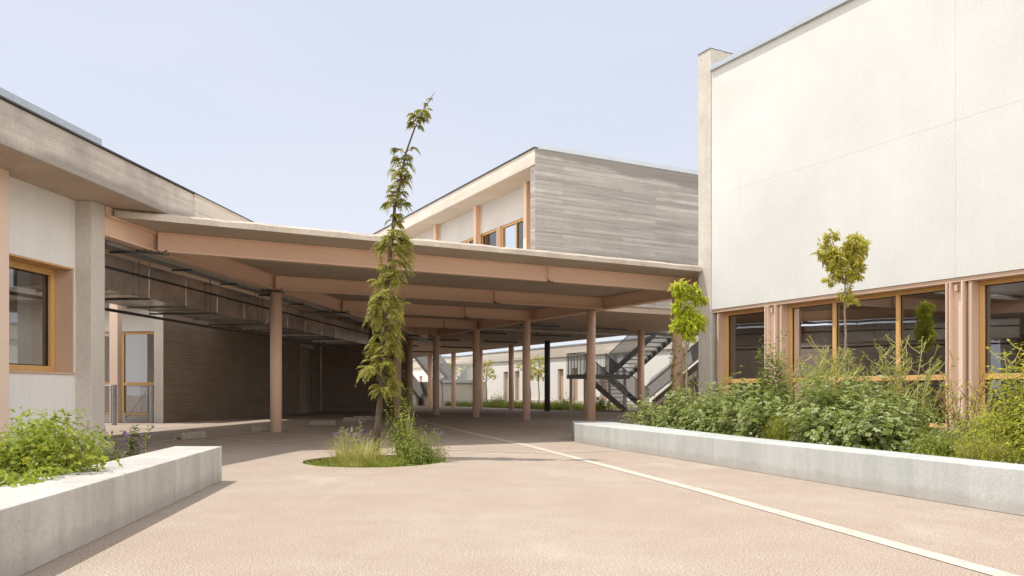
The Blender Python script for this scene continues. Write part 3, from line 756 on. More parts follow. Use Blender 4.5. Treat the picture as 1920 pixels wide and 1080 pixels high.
feet = [(-6.45, 13.1, 8, 'concrete fence foot lying beside the corner pier of the left building'),
        (-6.0, 15.0, 75, 'concrete fence foot on the painted line between the left bench and the passage'),
        (-5.42, 17.9, 4, 'concrete fence foot against the base of the left round column'),
        (-5.0, 21.3, 6, 'concrete fence foot alone on the paving right of the left column'),
        (-4.65, 23.8, 12, 'concrete fence foot in the shade just left of the feathery tree trunk'),
        (-4.6, 25.2, -20, 'farthest concrete fence foot behind the feathery tree trunk')]
fp = None
for i, (x, y, r_, lab) in enumerate(feet):
    if fp is None:
        t = Thing('concrete_foot', lab, 'concrete block', 'W', (0, 0, 0), 'concrete fence feet left on the paving')
        mb = MB()
        mb.side_prism([(-.11, 0), (-.11, .10), (-.08, .13), (.08, .13), (.11, .10), (.11, 0), (.05, 0), (.04, .03), (-.04, .03), (-.05, 0)], -.34, .34)
        t.part('block', mb, 'block', bevel=.008)
        mb = MB()
        for q in (-.25, -.1, .1, .25): mb.tube([(q, 0, .125), (q, 0, .1335)], .024, 10)
        t.part('socket', mb, 'black'); fp = t.o; o = fp
    else: o = copy_tree(fp); o['label'] = lab
    o.location = (x, y, 0); o.rotation_euler = (0, 0, R(r_))

# ------------------------------------------------------------------ vegetation
rnd = random.Random(11)
def rv(s=1.0): return Vector((rnd.gauss(0, s), rnd.gauss(0, s), rnd.gauss(0, s)))
def leaf(mb, p, d, nrm, ln, w, kind='lance'):
    d = d.normalized(); s = d.cross(nrm)
    if s.length < 1e-3: s = d.cross(Vector((1, 0, .1)))
    s.normalize(); nn = s.cross(d)
    if kind == 'lance':
        a = p + d * ln * .45 - nn * ln * .04
        mb.add([p, a + s * w / 2 + nn * w * .2, p + d * ln - nn * ln * .15, a - s * w / 2 + nn * w * .2, a], [(0, 1, 4), (1, 2, 4), (2, 3, 4), (3, 0, 4)])
    elif kind == 'lobed':
        vs = [p + d * ln * .42]; k = 10
        for i in range(k):
            t = 2 * math.pi * (i + .5) / k; rr_ = (.52 if i % 2 == 0 else .37) * ln * rnd.uniform(.85, 1.1)
            vs.append(p + d * (ln * .42 + math.cos(t) * rr_) + s * math.sin(t) * rr_ * w / ln + nn * (.10 * ln * (1 if i % 2 else -.4) + abs(math.sin(t)) * .08 * ln))
        mb.add(vs, [(0, 1 + i, 1 + (i + 1) % k) for i in range(k)])
    elif kind == 'blade':
        b = p + d * ln * .5 + nn * ln * .03; c = p + d * ln + Vector((0, 0, -ln * .18))
        mb.add([p - s * w / 2, p + s * w / 2, b + s * w * .4, b - s * w * .4, c], [(0, 1, 2, 3), (3, 2, 4)])
UP = Vector((0, 0, 1))
def plant_thing(name, label, x, y, z, cat, group=None):
    return Thing(name, label, cat, 'W', (x, y, z), group)
def dome_plant(T, r, h, n, size, kind, mat, elong=1.0, up=.7, stem_mat='stalk', stems=14, lean=(0, 0), shell=.55, bump=.35, ar=1.0):
    """leafy mass: leaves spread through an uneven dome, on radiating stems"""
    x0, y0, z0 = T.at; mb = MB(); sb = MB(); seed = rnd.uniform(0, 50)
    for i in range(n):
        th = rnd.uniform(0, 2 * math.pi); cz = rnd.random() ** .8
        sr = math.sqrt(max(0, 1 - cz * cz)); rad = rnd.uniform(shell, 1) ** .6
        f = 1 + bump * mnoise.noise((math.cos(th) * 1.6 * sr + seed, math.sin(th) * 1.6 * sr, cz * 2.2)) + .5 * bump * mnoise.noise((math.cos(th) * 4 + seed, math.sin(th) * 4, cz * 5))
        v = Vector((math.cos(th) * sr * r * elong, math.sin(th) * sr * r, cz * h)) * rad * f
        p = Vector((x0, y0, z0)) + v + Vector((lean[0], lean[1], 0)) * (cz * h)
        out = Vector((v.x, v.y, v.z * .6 + .02)).normalized()
        nrm = (out * .7 + UP * up + rv(.35)).normalized(); d = (out + rv(.6) - UP * .2); d = d - nrm * d.dot(nrm)
        sz = size * rnd.uniform(.55, 1.25)
        leaf(mb, p, d, nrm, sz, sz * ar, kind)
    for i in range(stems):
        th = rnd.uniform(0, 2 * math.pi); k = rnd.uniform(.2, .9)
        e = Vector((x0 + math.cos(th) * r * k * elong, y0 + math.sin(th) * r * k, z0 + h * rnd.uniform(.5, .92) * math.sqrt(max(.1, 1 - k * k * .8))))
        b = Vector((x0 + math.cos(th) * r * k * .25, y0 + math.sin(th) * r * k * .25, z0 - .04))
        mdl = b.lerp(e, .5) + rv(.02); sb.tube([b, mdl, e], [.006, .005, .003], 4, False)
    T.part('foliage', mb, mat); T.part('stem', sb, stem_mat)
def stalk_plant(T, h, n, spread, leafmat='grey_herb', stem='stalk', flower='yellow', leafy=.6, br=7, fs=.012, lw_=.05):
    """tall branching flower stalks with sparse leaves and small buds"""
    x0, y0, z0 = T.at; sb = MB(); lbm = MB(); fb = MB()
    for i in range(n):
        th = rnd.uniform(0, 6.28); H = h * rnd.uniform(.7, 1.05); sp = spread * rnd.uniform(.3, 1)
        b = Vector((x0 + .08 * math.cos(th), y0 + .08 * math.sin(th), z0 - .04)); pts = []
        for k in range(7):
            t = k / 6; pts.append(b + Vector((math.cos(th) * sp * t ** 1.4, math.sin(th) * sp * t ** 1.4, H * t)) + rv(.008))
        sb.tube(pts, [.0075 * (1 - .6 * k / 6) for k in range(7)], 4, False)
        for j in range(br):
            t = rnd.uniform(.3, .97); k = min(5, int(t * 6)); p = pts[k].lerp(pts[k + 1], t * 6 - k)
            a = rnd.uniform(0, 6.28); l_ = H * rnd.uniform(.12, .32) * (1.2 - t * .5); e = p + Vector((math.cos(a) * l_ * .75, math.sin(a) * l_ * .75, l_ * rnd.uniform(.5, .9)))
            m_ = p.lerp(e, .5) + Vector((math.cos(a), math.sin(a), -.2)) * l_ * .1
            sb.tube([p, m_, e], [.0048, .004, .0028], 3, False)
            if flower != 'herb': fb = MB()
            for q in range(4 if flower == 'herb' else 1):
                c = (m_.lerp(e, rnd.uniform(.2, 1.1)) + rv(.01)) if flower == 'herb' else e
                for w in range(3 if flower == 'herb' else 7): leaf(fb, c, rv() + UP, rv(), fs * rnd.uniform(.8, 1.5), fs * .8, 'lance')
            if flower != 'herb': T.part('flower', fb, flower)
        for j in range(int(60 * leafy)):
            t = rnd.random() ** 1.5; k = min(5, int(t * 6)); p = pts[k].lerp(pts[k + 1], t * 6 - k); a = rnd.uniform(0, 6.28)
            leaf(lbm, p, Vector((math.cos(a), math.sin(a), rnd.uniform(-.2, .6))), UP + rv(.3), lw_ * rnd.uniform(.6, 1.6), lw_ * .4)
    T.part('stem', sb, stem)
    if lbm.v: T.part('foliage', lbm, leafmat)
    if flower == 'herb': o_ = T.part('bud_clusters', fb, flower); o_['kind'] = 'stuff'  # all herb coloured buds of one plant merged in one mesh
def grass_clump(T, r, h, n, mat='grass', w=.007):
    x0, y0, z0 = T.at; mb = MB()
    for i in range(n):
        a = rnd.uniform(0, 6.28); q = r * math.sqrt(rnd.random()) * .6; hh = h * rnd.uniform(.5, 1.15); ln = rnd.uniform(.15, .8) * r
        b = Vector((x0 + math.cos(a) * q, y0 + math.sin(a) * q, z0 - .02)); a += rnd.gauss(0, .6)
        d = Vector((math.cos(a), math.sin(a), 0)); s = Vector((-d.y, d.x, 0)) * w / 2; vs = []; K = 5
        for k in range(K + 1):
            t = k / K; p = b + d * ln * t ** 1.7 + UP * hh * (t * 1.35 - .5 * t * t) ; ww = (1 - t * .85); vs += [p + s * ww, p - s * ww]
        mb.add(vs, [(2 * k, 2 * k + 1, 2 * k + 3, 2 * k + 2) for k in range(K)])
    T.part('blades', mb, mat)
def flowers(T, pts, mat, size=.012, petals=6):
    for p in pts:
        fb = MB()
        for w in range(petals): leaf(fb, Vector(p), Vector((math.cos(w * 6.28 / petals), math.sin(w * 6.28 / petals), .3)) + rv(.15), UP + rv(.2), size, size * .6)
        T.part('flower', fb, mat)
def dome_pts(T, r, h, n, mul=1.03):
    x0, y0, z0 = T.at; o = []
    for i in range(n):
        a = rnd.uniform(0, 6.28); c = rnd.uniform(.2, 1); s = math.sqrt(1 - c * c); o.append((x0 + math.cos(a) * s * r * mul, y0 + math.sin(a) * s * r * mul, z0 + c * h * mul))
    return o

# --- the feathery tree in the round pit
ft = plant_thing('feathery_tree', 'tall slender leaning tree with drooping fern like leaves in the round pit', -1.75, 10.4, -.03, 'tree')
TX, TY = -1.75, 10.4
trunk = [(0, -.06), (.01, .416), (.03, .83), (.055, 1.24), (.075, 1.66), (.11, 2.07), (.145, 2.48), (.19, 2.9), (.24, 3.24), (.30, 3.585), (.39, 3.93), (.48, 4.2), (.60, 4.47), (.77, 4.70)]
tp_ = [Vector((TX + x + .012 * math.sin(z * 9), TY + .10 * math.sin(z * .9), z)) for x, z in trunk]
mb = MB(); mb.tube(tp_, [.043, .041, .037, .034, .032, .029, .027, .024, .02, .017, .013, .011, .008, .003], 9)
ft.part('trunk', mb, 'bark', smooth=True)
def trunk_at(z):
    for i in range(len(tp_) - 1):
        if tp_[i].z <= z <= tp_[i + 1].z: return tp_[i].lerp(tp_[i + 1], (z - tp_[i].z) / (tp_[i + 1].z - tp_[i].z))
    return tp_[-1].copy()
fb = MB(); bb = MB()
def frond(p, az, ln, rise, droop):
    d = Vector((math.cos(az), math.sin(az), 0)); s = Vector((-d.y, d.x, 0)); K = 9; pts = []
    for k in range(K + 1):
        t = k / K; pts.append(p + d * ln * t * (1 - .15 * t) + UP * ln * (rise * t - droop * t * t))
    for k in range(K):
        a, b = pts[k], pts[k + 1]; w = .0016; fb.add([a + s * w, a - s * w, b - s * w, b + s * w], [(0, 1, 2, 3)])
    for k in range(1, K + 1):
        t = k / K; td = (pts[k] - pts[k - 1]).normalized(); L_ = ln * .40 * math.sin(math.pi * (.15 + .8 * t)) * rnd.uniform(.75, 1.2)
        for sg in (-1, 1):
            ld = (s * sg + td * .9 + UP * rnd.uniform(-.35, .1)).normalized(); nr = (UP + rv(.3)).normalized()
            leaf(fb, pts[k], ld, nr, L_, .014)
            leaf(fb, pts[k] + ld * L_ * .3, (ld + td * .9), nr, L_ * .55, .013)
            leaf(fb, pts[k] + ld * L_ * .35, (ld * .9 - td * .5 + UP * -.2), nr, L_ * .45, .013)
    leaf(fb, pts[-1], pts[-1] - pts[-2], UP, ln * .2, .011)
tufts = []          # (height, azimuth, reach, fronds, frond length)
def tuft_zone(z0_, z1_, n_, reach, fl, k=13):
    for i in range(n_):
        z = z0_ + (z1_ - z0_) * (i + rnd.uniform(.1, .9)) / n_
        tufts.append((z, i * 2.4 + rnd.gauss(0, .35), reach * rnd.uniform(.35, 1.45), int(k * rnd.uniform(.35, 1.15)), fl * rnd.uniform(.8, 1.15)))
tuft_zone(.80, 1.04, 8, .15, .20); tuft_zone(1.10, 1.62, 20, .12, .19); tuft_zone(1.68, 2.12, 16, .12, .19); tuft_zone(2.22, 2.52, 11, .12, .19)
tuft_zone(2.6, 2.92, 12, .11, .19); tuft_zone(3.02, 3.16, 4, .05, .12); tuft_zone(3.24, 3.48, 8, .09, .15); tuft_zone(3.56, 3.72, 6, .07, .15)
tuft_zone(3.78, 3.97, 6, .08, .13); tuft_zone(4.24, 4.46, 7, .06, .12); tuft_zone(4.5, 4.64, 3, .02, .06, 5)
for z, az, reach, nf, fl in tufts:
    p = trunk_at(z); d = Vector((math.cos(az), math.sin(az), rnd.uniform(.15, .55)))
    e = p + d * reach + Vector((.04 if z < 3 else .0, 0, 0)); m_ = p.lerp(e, .5) + UP * .015
    bb.tube([p, m_, e], [.006, .0045, .003], 4, False)
    for q in range(nf):
        b_ = m_.lerp(e, rnd.random()) if rnd.random() < .6 else e
        frond(b_, az + rnd.gauss(0, 1.15), fl * rnd.uniform(.5, 1.15), rnd.uniform(.05, .8), rnd.uniform(.5, 1.2))
ft.part('foliage', fb, 'feather'); ft.part('branch', bb, 'bark')

# --- young lance-leaved trees
def young_tree(name, label, x, y, z0, pts, r0, clusters, mat, nleaf, size, bark='bark_pale', group=None, droop=.6, ar=.24):
    T = plant_thing(name, label, x, y, z0, 'tree', group)
    P = [Vector((x + a, y + b, z0 + c)) for a, b, c in pts]
    mb = MB(); mb.tube(P, [r0 * (1 - .6 * i / (len(P) - 1)) for i in range(len(P))], 8); T.part('trunk', mb, bark, smooth=True)
    bb = MB(); fb = MB(); tot = sum(c[4] ** 2 * c[3] for c in clusters)
    for (cx, cy, cz, hh, rr_) in clusters:
        c = Vector((x + cx, y + cy, z0 + cz)); base = min(P, key=lambda q: (q - c).length + (2 if q.z > c.z - .02 else 0))
        bb.tube([base, base.lerp(c, .5) + UP * .03, c], [r0 * .4, r0 * .3, r0 * .18], 5, False)
        nl = int(nleaf * rr_ * rr_ * hh / tot)
        nt_ = max(5, nl // 9)
        for t_ in range(nt_):
            v = rv(1); v.normalize(); v *= rnd.uniform(.35, 1) ** .5
            e = c + Vector((v.x * rr_, v.y * rr_, v.z * hh)); s0 = c.lerp(e, .25)
            bb.tube([s0, e], [.003, .0016], 3, False)
            for k in range(9):
                p = s0.lerp(e, rnd.uniform(.3, 1.05)) + rv(.008); d = (e - s0).normalized() * .6 + rv(.5) - UP * droop
                leaf(fb, p, d, rv(.5) + UP * .6, size * rnd.uniform(.6, 1.2), size * ar)
    T.part('branch', bb, bark); T.part('foliage', fb, mat); return T
young_tree('young_tree', 'young tree with heart shaped olive crown standing before the ochre windows', 4.55, 11.0, .24,
           [(.0, 0, -.05), (.01, 0, .5), (-.01, 0, 1.0), (.01, .0, 1.4), (-.01, 0, 1.75), (0, 0, 2.1)], .024,
           [(-.12, 0, 2.40, .22, .15), (-.25, .02, 2.55, .17, .14), (-.20, -.02, 2.74, .09, .12), (.12, 0, 2.55, .27, .16), (.22, .05, 2.62, .19, .14), (.02, 0, 2.0, .14, .09), (.0, 0, 2.25, .14, .13), (-.22, 0, 2.15, .07, .11), (.15, 0, 2.28, .18, .11), (.10, .0, 1.86, .06, .10)],
           'peach_dry', 3600, .078, ar=.34)
young_tree('young_tree', 'young tree with dense bright green crown beside the concrete end wall', 2.82, 13.0, .2,
           [(.0, 0, -.1), (.0, 0, .6), (.0, 0, 1.3), (-.02, 0, 1.8), (0, 0, 2.2)], .022,
           [(-.10, 0, 2.34, .14, .16), (.06, 0, 2.28, .15, .17), (-.08, 0, 2.04, .16, .16), (.20, 0, 2.16, .10, .13), (.0, 0, 1.84, .16, .19), (.15, 0, 1.82, .16, .18), (-.14, 0, 1.74, .12, .13), (.06, 0, 1.64, .14, .16)],
           'peach', 3300, .10, droop=.8, ar=.26)
# climbing plant on the first column of the long beam
cp = plant_thing('climbing_plant', 'dry yellowish climber wrapped round the lower half of a pink column', 3.86, 18.77, .1, 'climber')
mb = MB(); sb = MB(); cx, cy = A(12.3, 14.7)
for i in range(620):
    z = .2 + 1.9 * rnd.random() ** 1.5; a = rnd.uniform(0, 6.28); rr_ = .15 + rnd.random() * .05
    leaf(mb, Vector((cx + math.cos(a) * rr_, cy + math.sin(a) * rr_, z)), rv() - UP * .5, Vector((math.cos(a), math.sin(a), .3)), .045, .035)
for i in range(9):
    a = rnd.uniform(0, 6.28); sb.tube([(cx + math.cos(a + .3 * k) * .15, cy + math.sin(a + .3 * k) * .15, .1 + .35 * k) for k in range(6)], .006, 4, False)
cp.part('foliage', mb, 'herb'); cp.part('stem', sb, 'stalk')

# --- shrubs and herbs in the round pit
t = plant_thing('shrub', 'bright green leafy shrub right of the feathery tree trunk', -1.38, 10.25, -.05, 'shrub')
dome_plant(t, .26, .90, 2600, .032, 'lance', 'bright_shrub', stems=24, shell=.1, bump=.7, ar=.7)
t = plant_thing('shrub', 'lower wide green shrub at the right edge of the tree pit', -1.15, 9.95, -.05, 'shrub')
dome_plant(t, .30, .42, 2600, .032, 'lance', 'green_low', stems=30, shell=.2, bump=.6, ar=.6)
t = plant_thing('flowering_herb', 'herb with purple flower heads on the right rim of the tree pit', -.98, 10.0, -.05, 'flower')
dome_plant(t, .20, .38, 900, .035, 'lance', 'grey_herb', stems=20, shell=.2, bump=.6, ar=.35)
flowers(t, [(x, y, z + .05) for x, y, z in dome_pts(t, .22, .40, 16)], 'purple', .022, 8)
t = plant_thing('flowering_herb', 'sparse purple flowered herb left of the feathery tree trunk', -2.02, 10.25, -.05, 'flower')
stalk_plant(t, .52, 11, .2, 'grey_herb', 'stalk', 'purple', .7, 3, .02)
t = plant_thing('grass_tuft', 'arching straw coloured grass tuft at the foot of the feathery tree', -1.88, 9.85, -.05, 'grass')
grass_clump(t, .50, .42, 420, 'straw', .009)
t = plant_thing('grass_tuft', 'fresh green grass tuft on the front rim of the tree pit', -1.55, 9.5, -.06, 'grass')
grass_clump(t, .34, .20, 420, 'grass', .007)
t = plant_thing('grass_tuft', 'short straw grass tuft at the middle of the pit front', -1.85, 9.42, -.06, 'grass')
grass_clump(t, .28, .16, 260, 'straw', .007)
gcv = MB()
for i in range(5200):
    a = rnd.uniform(0, 6.28); q = math.sqrt(rnd.random()) * 1.0; p = Vector((PX + math.cos(a) * PRX * q, PY + math.sin(a) * PRY * q, rnd.uniform(-.07, -.01)))
    leaf(gcv, p, rv() + UP * .7, UP + rv(.4), rnd.uniform(.02, .06), .018)
o = gcv.build('ground_cover', M['green_low']); o['label'] = 'low green ground cover inside the round tree pit'; o['category'] = 'ground cover'; o['kind'] = 'stuff'

# --- planting behind the right-hand bench
Z = .24
def mallow(label, x, y, r, h, n=520, size=.10, mat='mallow', el=1.0):
    t = plant_thing('mallow_plant', label, x, y, Z, 'plant', 'mallows filling the right planted bed')
    dome_plant(t, r * 1.05, h * 1.08, int(n * 1.6), size * .84, 'lobed', mat, stems=16, shell=.45, bump=.75, elong=el)
    return t
mallow('small mallow at the far left end of the right planted bed', 2.42, 14.0, .42, .42, 620, .07)
mallow('mallow in front of the bright green young tree', 2.82, 12.75, .50, .60, 900, .085)
mallow('mallow just right of the bright green young tree, touching the bench top', 3.02, 11.95, .46, .58, 860, .085)
mallow('mallow below the first ochre window left of the tall dense shrub', 3.22, 11.2, .48, .60, 860, .085)
mallow('mallow at the left foot of the tall dense shrub', 3.32, 10.35, .45, .58, 800, .085)
mallow('large leaved mallow spreading between two yellow green tufts', 3.62, 9.1, .50, .62, 900, .09)
mallow('large leaved mallow directly below the heart shaped tree', 3.92, 9.5, .46, .70, 800, .09)
mallow('front mallow hanging to the bench edge below the heart shaped tree', 3.80, 8.3, .40, .52, 700, .085)
mallow('mallow right of the heart shaped tree below the second mullion', 4.12, 8.55, .36, .44, 600, .085)
t = plant_thing('shrub', 'tallest dense dark green shrub rising before the first steel post', 3.55, 11.0, Z, 'shrub')
dome_plant(t, .38, 1.30, 4200, .06, 'lance', 'dense', stems=26, shell=.2, bump=.6, ar=.55)
for lab, x, y, h, n, sp in [
        ('tall yellow green stalks between the tall dense shrub and the second window', 3.85, 10.6, 1.22, 14, .40),
        ('branching yellow green stalks left of the heart shaped tree trunk', 4.05, 10.0, 1.18, 14, .42),
        ('branching yellow green stalks right of the heart shaped tree trunk', 4.35, 9.5, 1.15, 12, .42),
        ('tallest branching stalks in front of the second mullion', 4.42, 8.9, 1.28, 11, .35),
        ('yellow green stalks over the large leaved mallow', 3.8, 9.6, .9, 10, .4)]:
    t = plant_thing('flower_stalks', lab, x, y, Z, 'plant', 'branching wild mustard like stalks in the right bed')
    stalk_plant(t, h, n, sp, 'grey_herb', 'stalk', 'herb', 1.5, 8, .014, .055)
t = plant_thing('flower_stalks', 'thin pale weeds before the concrete end wall', 3.15, 12.6, Z, 'plant', 'branching wild mustard like stalks in the right bed')
stalk_plant(t, .85, 9, .4, 'grey_herb', 'stalk', 'herb', .5, 6, .012)
t = plant_thing('dry_weed', 'reddish brown dried weed with upright spikes left of the second steel post', 4.42, 7.95, Z, 'plant')
stalk_plant(t, .85, 8, .2, 'grey_herb', 'stalk_red', 'herb', .5, 6, .012)
for j in range(5):
    pass
t = plant_thing('flowering_herb', 'low herb with violet flowers left of the second steel post', 4.2, 7.65, Z, 'flower')
dome_plant(t, .34, .36, 1300, .045, 'lance', 'grey_herb', stems=20, shell=.2, bump=.6, ar=.4)
flowers(t, dome_pts(t, .34, .40, 22), 'purple', .018, 6)
t = plant_thing('grass_tuft', 'yellow green feathery tuft between two mallows at the bench edge', 3.32, 9.85, Z, 'grass')
dome_plant(t, .26, .40, 1500, .05, 'lance', 'herb', stems=24, shell=.1, bump=.6, ar=.18); grass_clump(t, .3, .42, 200, 'grass')
t = plant_thing('grass_tuft', 'low green tuft at the bench edge below the second mullion', 4.0, 7.6, Z, 'grass')
dome_plant(t, .32, .26, 1400, .045, 'lance', 'green_low', stems=20, shell=.1, bump=.6, ar=.3); grass_clump(t, .3, .28, 200, 'grass')
t = plant_thing('grass_tuft', 'yellowish tuft at the bench edge below the second steel post', 4.13, 7.05, Z, 'grass')
dome_plant(t, .30, .26, 1400, .045, 'lance', 'herb', stems=20, shell=.1, bump=.7, ar=.2); grass_clump(t, .3, .30, 220, 'straw')
t = plant_thing('flowering_shrub', 'big yellow flowered bush before the last window at the right', 4.72, 7.35, Z, 'shrub')
dome_plant(t, .60, .88, 9000, .048, 'lance', 'herb', stems=50, shell=.15, bump=.6, ar=.4)
flowers(t, dome_pts(t, .56, .88, 80, 1.04), 'yellow', .026, 8)
t = plant_thing('flowering_shrub', 'yellow green bush at the right edge of the photo close to the bench', 4.55, 6.55, Z, 'shrub')
dome_plant(t, .46, .56, 4200, .038, 'lance', 'herb', stems=40, shell=.15, bump=.6, ar=.4)
flowers(t, dome_pts(t, .46, .58, 18, 1.04), 'yellow', .024, 8)
t = plant_thing('flower_stalks', 'yellow flowered stalks reaching over the window sill rail at the right', 4.8, 7.6, Z, 'plant')
stalk_plant(t, 1.05, 8, .25, 'herb', 'stalk', 'yellow', .6, 6, .018)
t = plant_thing('flower_stalks', 'yellow flowered stalks beside the second steel post', 4.62, 8.1, Z, 'plant')
stalk_plant(t, .85, 6, .22, 'herb', 'stalk', 'yellow', .6, 5, .016)
gcv = MB()
for i in range(9000):
    s_ = rnd.random(); y = 5.2 + 9 * s_
    xl = 3.95 - (y - 5.9) * .235; xr = (11.3 - y * SA) / CA
    p = Vector((xl + (xr - xl) * rnd.random(), y, .26)); leaf(gcv, p, rv() + UP * .6, UP + rv(.4), rnd.uniform(.03, .09), .03)
o = gcv.build('ground_cover', M['green_low']); o['label'] = 'low weeds covering the soil of the right planted bed'; o['category'] = 'ground cover'; o['kind'] = 'stuff'

# --- planting behind the left-hand bench
t = plant_thing('flowering_shrub', 'bushy green plant with tiny yellow flowers spilling over the left bench', -3.1, 5.25, .2, 'shrub')
dome_plant(t, .40, .50, 4600, .038, 'lance', 'bright_shrub', stems=40, shell=.2, bump=.5, ar=.6, up=.4)
dome_plant(t, .42, .42, 220, .065, 'lobed', 'herb', stems=10, shell=.6, bump=.5)
flowers(t, dome_pts(t, .38, .54, 16, 1.1), 'yellow', .016, 7)
t = plant_thing('shrub', 'leafy green plant behind the bushy one along the left building', -3.75, 6.4, .2, 'shrub')
dome_plant(t, .42, .44, 2200, .05, 'lance', 'bright_shrub', stems=30, shell=.2, bump=.5, ar=.5)
t = plant_thing('shrub', 'low leafy creeper lying on top of the left bench', -2.95, 4.7, .22, 'shrub')
dome_plant(t, .34, .22, 1300, .055, 'lance', 'bright_shrub', stems=20, shell=.1, bump=.7, ar=.55)
t = plant_thing('shrub', 'dark low weed between the left bushy plant and the pier', -3.55, 7.0, .2, 'shrub')
dome_plant(t, .25, .22, 700, .05, 'lance', 'dark_leaf', stems=14, shell=.1, bump=.7, ar=.35)
t = plant_thing('flower_stalks', 'thin weed with one yellow flower before the corner pier', -3.95, 7.8, .2, 'plant')
stalk_plant(t, .38, 4, .12, 'dark_leaf', 'stalk', 'yellow', .5, 2, .022)
t = plant_thing('flower_stalks', 'dark upright weed beside purple flowers behind the left bench', -3.6, 7.75, .18, 'plant')
stalk_plant(t, .42, 4, .06, 'dark_leaf', 'stalk', 'purple', 1.4, 4, .02)
gcv = MB()
for i in range(2200):
    y = rnd.uniform(2.5, 7.9); xl = -3.0 - (y - 4.5) * .12; p = Vector((rnd.uniform(-6, xl), y, .24)); leaf(gcv, p, rv() + UP * .6, UP + rv(.4), rnd.uniform(.03, .07), .02)
o = gcv.build('ground_cover', M['green_low']); o['label'] = 'low weeds covering the soil behind the left bench'; o['category'] = 'ground cover'; o['kind'] = 'stuff'

lit = MB()
for i in range(150):
    if rnd.random() < .5: a = rnd.uniform(0, 6.28); q = 1 + abs(rnd.gauss(0, .25)); p = Vector((PX + math.cos(a) * PRX * q, PY + math.sin(a) * PRY * q, .008))
    else: t_ = rnd.random(); p = Vector((1.09 + 2.44 * t_ - abs(rnd.gauss(0, .25)), 13.95 - 8.4 * t_, .008))
    leaf(lit, p, Vector((rnd.gauss(0, 1), rnd.gauss(0, 1), .05)), UP + rv(.2), rnd.uniform(.015, .04), .01)
o = lit.build('leaf_litter', M['straw']); o['label'] = 'scattered dry leaves on the paving round the pit'; o['category'] = 'leaf litter'; o['kind'] = 'stuff'
# --- courtyard strip of grass and saplings
gr = MB()
for i in range(15000):
    b = 26 + 44 * rnd.random() ** 1.1; a = 21.0 + (b - 30) * .03 + 5.0 * rnd.random() ** 2
    if b < 34 and 20.6 < a < 24.8: continue
    x, y = A(a, b); hh = rnd.uniform(.18, .55) * (1 + .6 * mnoise.noise((a, b * .6, 0)))
    leaf(gr, Vector((x, y, -.02)), Vector((rnd.gauss(0, .35), rnd.gauss(0, .35), 1)), rv(), hh, .035, 'blade')
o = gr.build('grass', M['grass']); o['label'] = 'strip of long grass and weeds across the courtyard'; o['category'] = 'grass'; o['kind'] = 'stuff'
mb = MB(); pa = [A(20.85, 26), A(28.9, 26), A(28.9, 75), A(22.0, 75)]; mb.add([(x, y, .004) for x, y in pa], [(0, 1, 2, 3)]); structure('courtyard_soil', mb, 'soil')
for lab, px, a in [('courtyard sapling nearest the stair, right of a dark column', 1010, 24.2), ('courtyard sapling half hidden behind a pink column', 994, 25.0),
                ('courtyard sapling with wide airy crown near the middle', 912, 24.2), ('courtyard sapling left of a column by the distant stair', 842, 23.6), ('bright courtyard sapling right of a column by the distant stair', 866, 25.5)]:
    k = (px - 960) / 1510; y = a / (CA * k + SA); x = k * y
    cl = [(rnd.gauss(0, .28), rnd.gauss(0, .28), 1.75 + .19 * q, .28, .36) for q in range(7)]
    young_tree('sapling', lab, x, y, 0, [(0, 0, 0), (.03, 0, .8), (-.02, 0, 1.6), (.03, 0, 2.4), (0, 0, 2.9)], .035, cl, 'peach_dry' if px != 866 else 'peach', 900, .13, 'bark', 'saplings in the courtyard grass', .4, .4)
for lab, px, a, mat in [('dark shrub at the foot of the far wall left of the mid sapling', 942, 26, 'dark_leaf'), ('pale yellow shrub under the stair landing', 1060, 23.2, 'herb'), ('green weeds shrub below the stair flight', 1125, 22.6, 'green_low'), ('shrub under the middle columns by the grass strip', 930, 23.2, 'green_low')]:
    k = (px - 960) / 1510; y = a / (CA * k + SA); x = k * y
    t = plant_thing('shrub', lab, x, y, 0, 'shrub'); dome_plant(t, .6, .75, 700, .13, 'lance', mat, stems=12, shell=.1, bump=.8, ar=.4)

# ------------------------------------------------------------------ light, sky, camera
SX, SY, SZ = -.48, .03, 1.0
el = math.atan2(SZ, math.hypot(SX, SY)); az = math.atan2(SX, SY)      # azimuth from +Y towards +X
sun = bpy.data.lights.new('sun', 'SUN'); sun.energy = 4.2; sun.angle = R(.5); sun.color = (1, .95, .865)
so = bpy.data.objects.new('sun', sun); C.objects.link(so)
so.rotation_euler = Vector((SX, SY, SZ)).to_track_quat('Z', 'Y').to_euler()
w = bpy.data.worlds.new('World'); S.world = w; w.use_nodes = True; nt = w.node_tree; nt.nodes.clear()
sky = nt.nodes.new('ShaderNodeTexSky'); sky.sky_type = 'NISHITA'; sky.sun_disc = False
sky.sun_elevation = el; sky.sun_rotation = az; sky.air_density = 1.0; sky.dust_density = 1.5; sky.ozone_density = 1.0
bg = nt.nodes.new('ShaderNodeBackground'); bg.inputs['Strength'].default_value = .135
hs = nt.nodes.new('ShaderNodeMix'); hs.data_type = 'RGBA'; hs.inputs[0].default_value = .78
nt.links.new(sky.outputs[0], hs.inputs[6]); hs.inputs[7].default_value = (6.05, 6.4, 7.4, 1)
geo = nt.nodes.new('ShaderNodeTexCoord'); sp = nt.nodes.new('ShaderNodeSeparateXYZ'); nt.links.new(geo.outputs['Generated'], sp.inputs[0])
def wmap(src, a, b, lo, hi):
    n = nt.nodes.new('ShaderNodeMapRange'); n.interpolation_type = 'SMOOTHSTEP'; nt.links.new(src, n.inputs[0])
    for i, v in zip((1, 2, 3, 4), (a, b, lo, hi)): n.inputs[i].default_value = v
    return n.outputs[0]
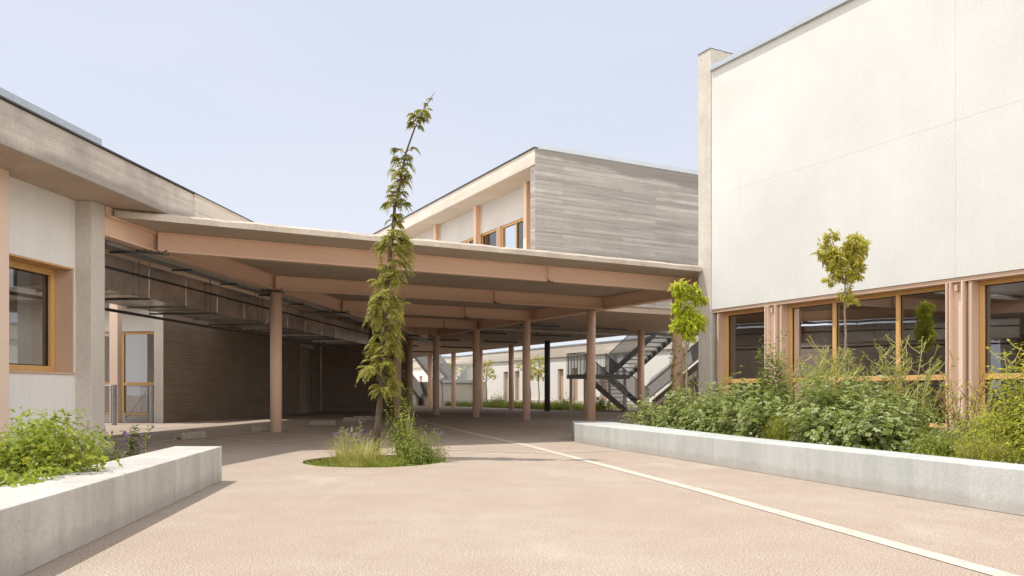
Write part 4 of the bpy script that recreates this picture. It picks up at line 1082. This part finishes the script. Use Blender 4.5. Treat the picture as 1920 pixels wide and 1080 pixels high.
# warm sky boost added behind the camera, slightly overhead, to lift shaded surfaces
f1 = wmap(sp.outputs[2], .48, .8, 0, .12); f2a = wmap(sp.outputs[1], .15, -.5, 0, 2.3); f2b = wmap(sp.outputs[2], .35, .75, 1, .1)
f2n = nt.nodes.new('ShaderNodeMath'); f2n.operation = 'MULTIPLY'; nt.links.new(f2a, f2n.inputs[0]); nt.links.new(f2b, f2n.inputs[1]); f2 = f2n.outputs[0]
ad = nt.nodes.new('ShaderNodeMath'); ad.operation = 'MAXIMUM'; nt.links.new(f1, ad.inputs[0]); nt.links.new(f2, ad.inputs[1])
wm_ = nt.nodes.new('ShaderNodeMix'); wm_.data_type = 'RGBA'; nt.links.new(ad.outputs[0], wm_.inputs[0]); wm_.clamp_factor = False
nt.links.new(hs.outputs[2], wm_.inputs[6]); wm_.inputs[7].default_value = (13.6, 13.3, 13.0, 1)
# faint veil of high haze
cn = nt.nodes.new('ShaderNodeTexNoise'); cn.inputs['Scale'].default_value = 1.6; cn.inputs['Detail'].default_value = 5
cm = nt.nodes.new('ShaderNodeMapping'); cm.inputs['Scale'].default_value = (1, 1, 3.2); nt.links.new(geo.outputs['Generated'], cm.inputs[0]); nt.links.new(cm.outputs[0], cn.inputs[0])
cf = wmap(cn.outputs[0], .35, .7, 0, .38)
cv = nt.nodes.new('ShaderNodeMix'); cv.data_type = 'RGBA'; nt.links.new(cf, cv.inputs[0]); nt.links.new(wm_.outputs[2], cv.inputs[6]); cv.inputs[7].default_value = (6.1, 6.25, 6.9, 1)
hf = wmap(sp.outputs[2], .0, .38, .75, 0)
hz = nt.nodes.new('ShaderNodeMix'); hz.data_type = 'RGBA'; nt.links.new(hf, hz.inputs[0]); nt.links.new(cv.outputs[2], hz.inputs[6]); hz.inputs[7].default_value = (6.55, 6.75, 7.25, 1)
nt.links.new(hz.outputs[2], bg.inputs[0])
wo = nt.nodes.new('ShaderNodeOutputWorld'); nt.links.new(bg.outputs[0], wo.inputs[0])

cam = bpy.data.cameras.new('camera'); cam.sensor_width = 36; cam.lens = 1510 / 1920 * 36; cam.shift_y = (737 - 540) / 1920
cam.clip_end = 2000; cam.clip_start = .05
co = bpy.data.objects.new('camera', cam); C.objects.link(co); co.location = (0, 0, .85); co.rotation_euler = (R(90), 0, 0)
S.camera = co
S.view_settings.view_transform = 'Standard'; S.view_settings.look = 'None'; S.view_settings.exposure = 0; S.view_settings.gamma = 1
S.cycles.max_bounces = 8; S.cycles.transparent_max_bounces = 12
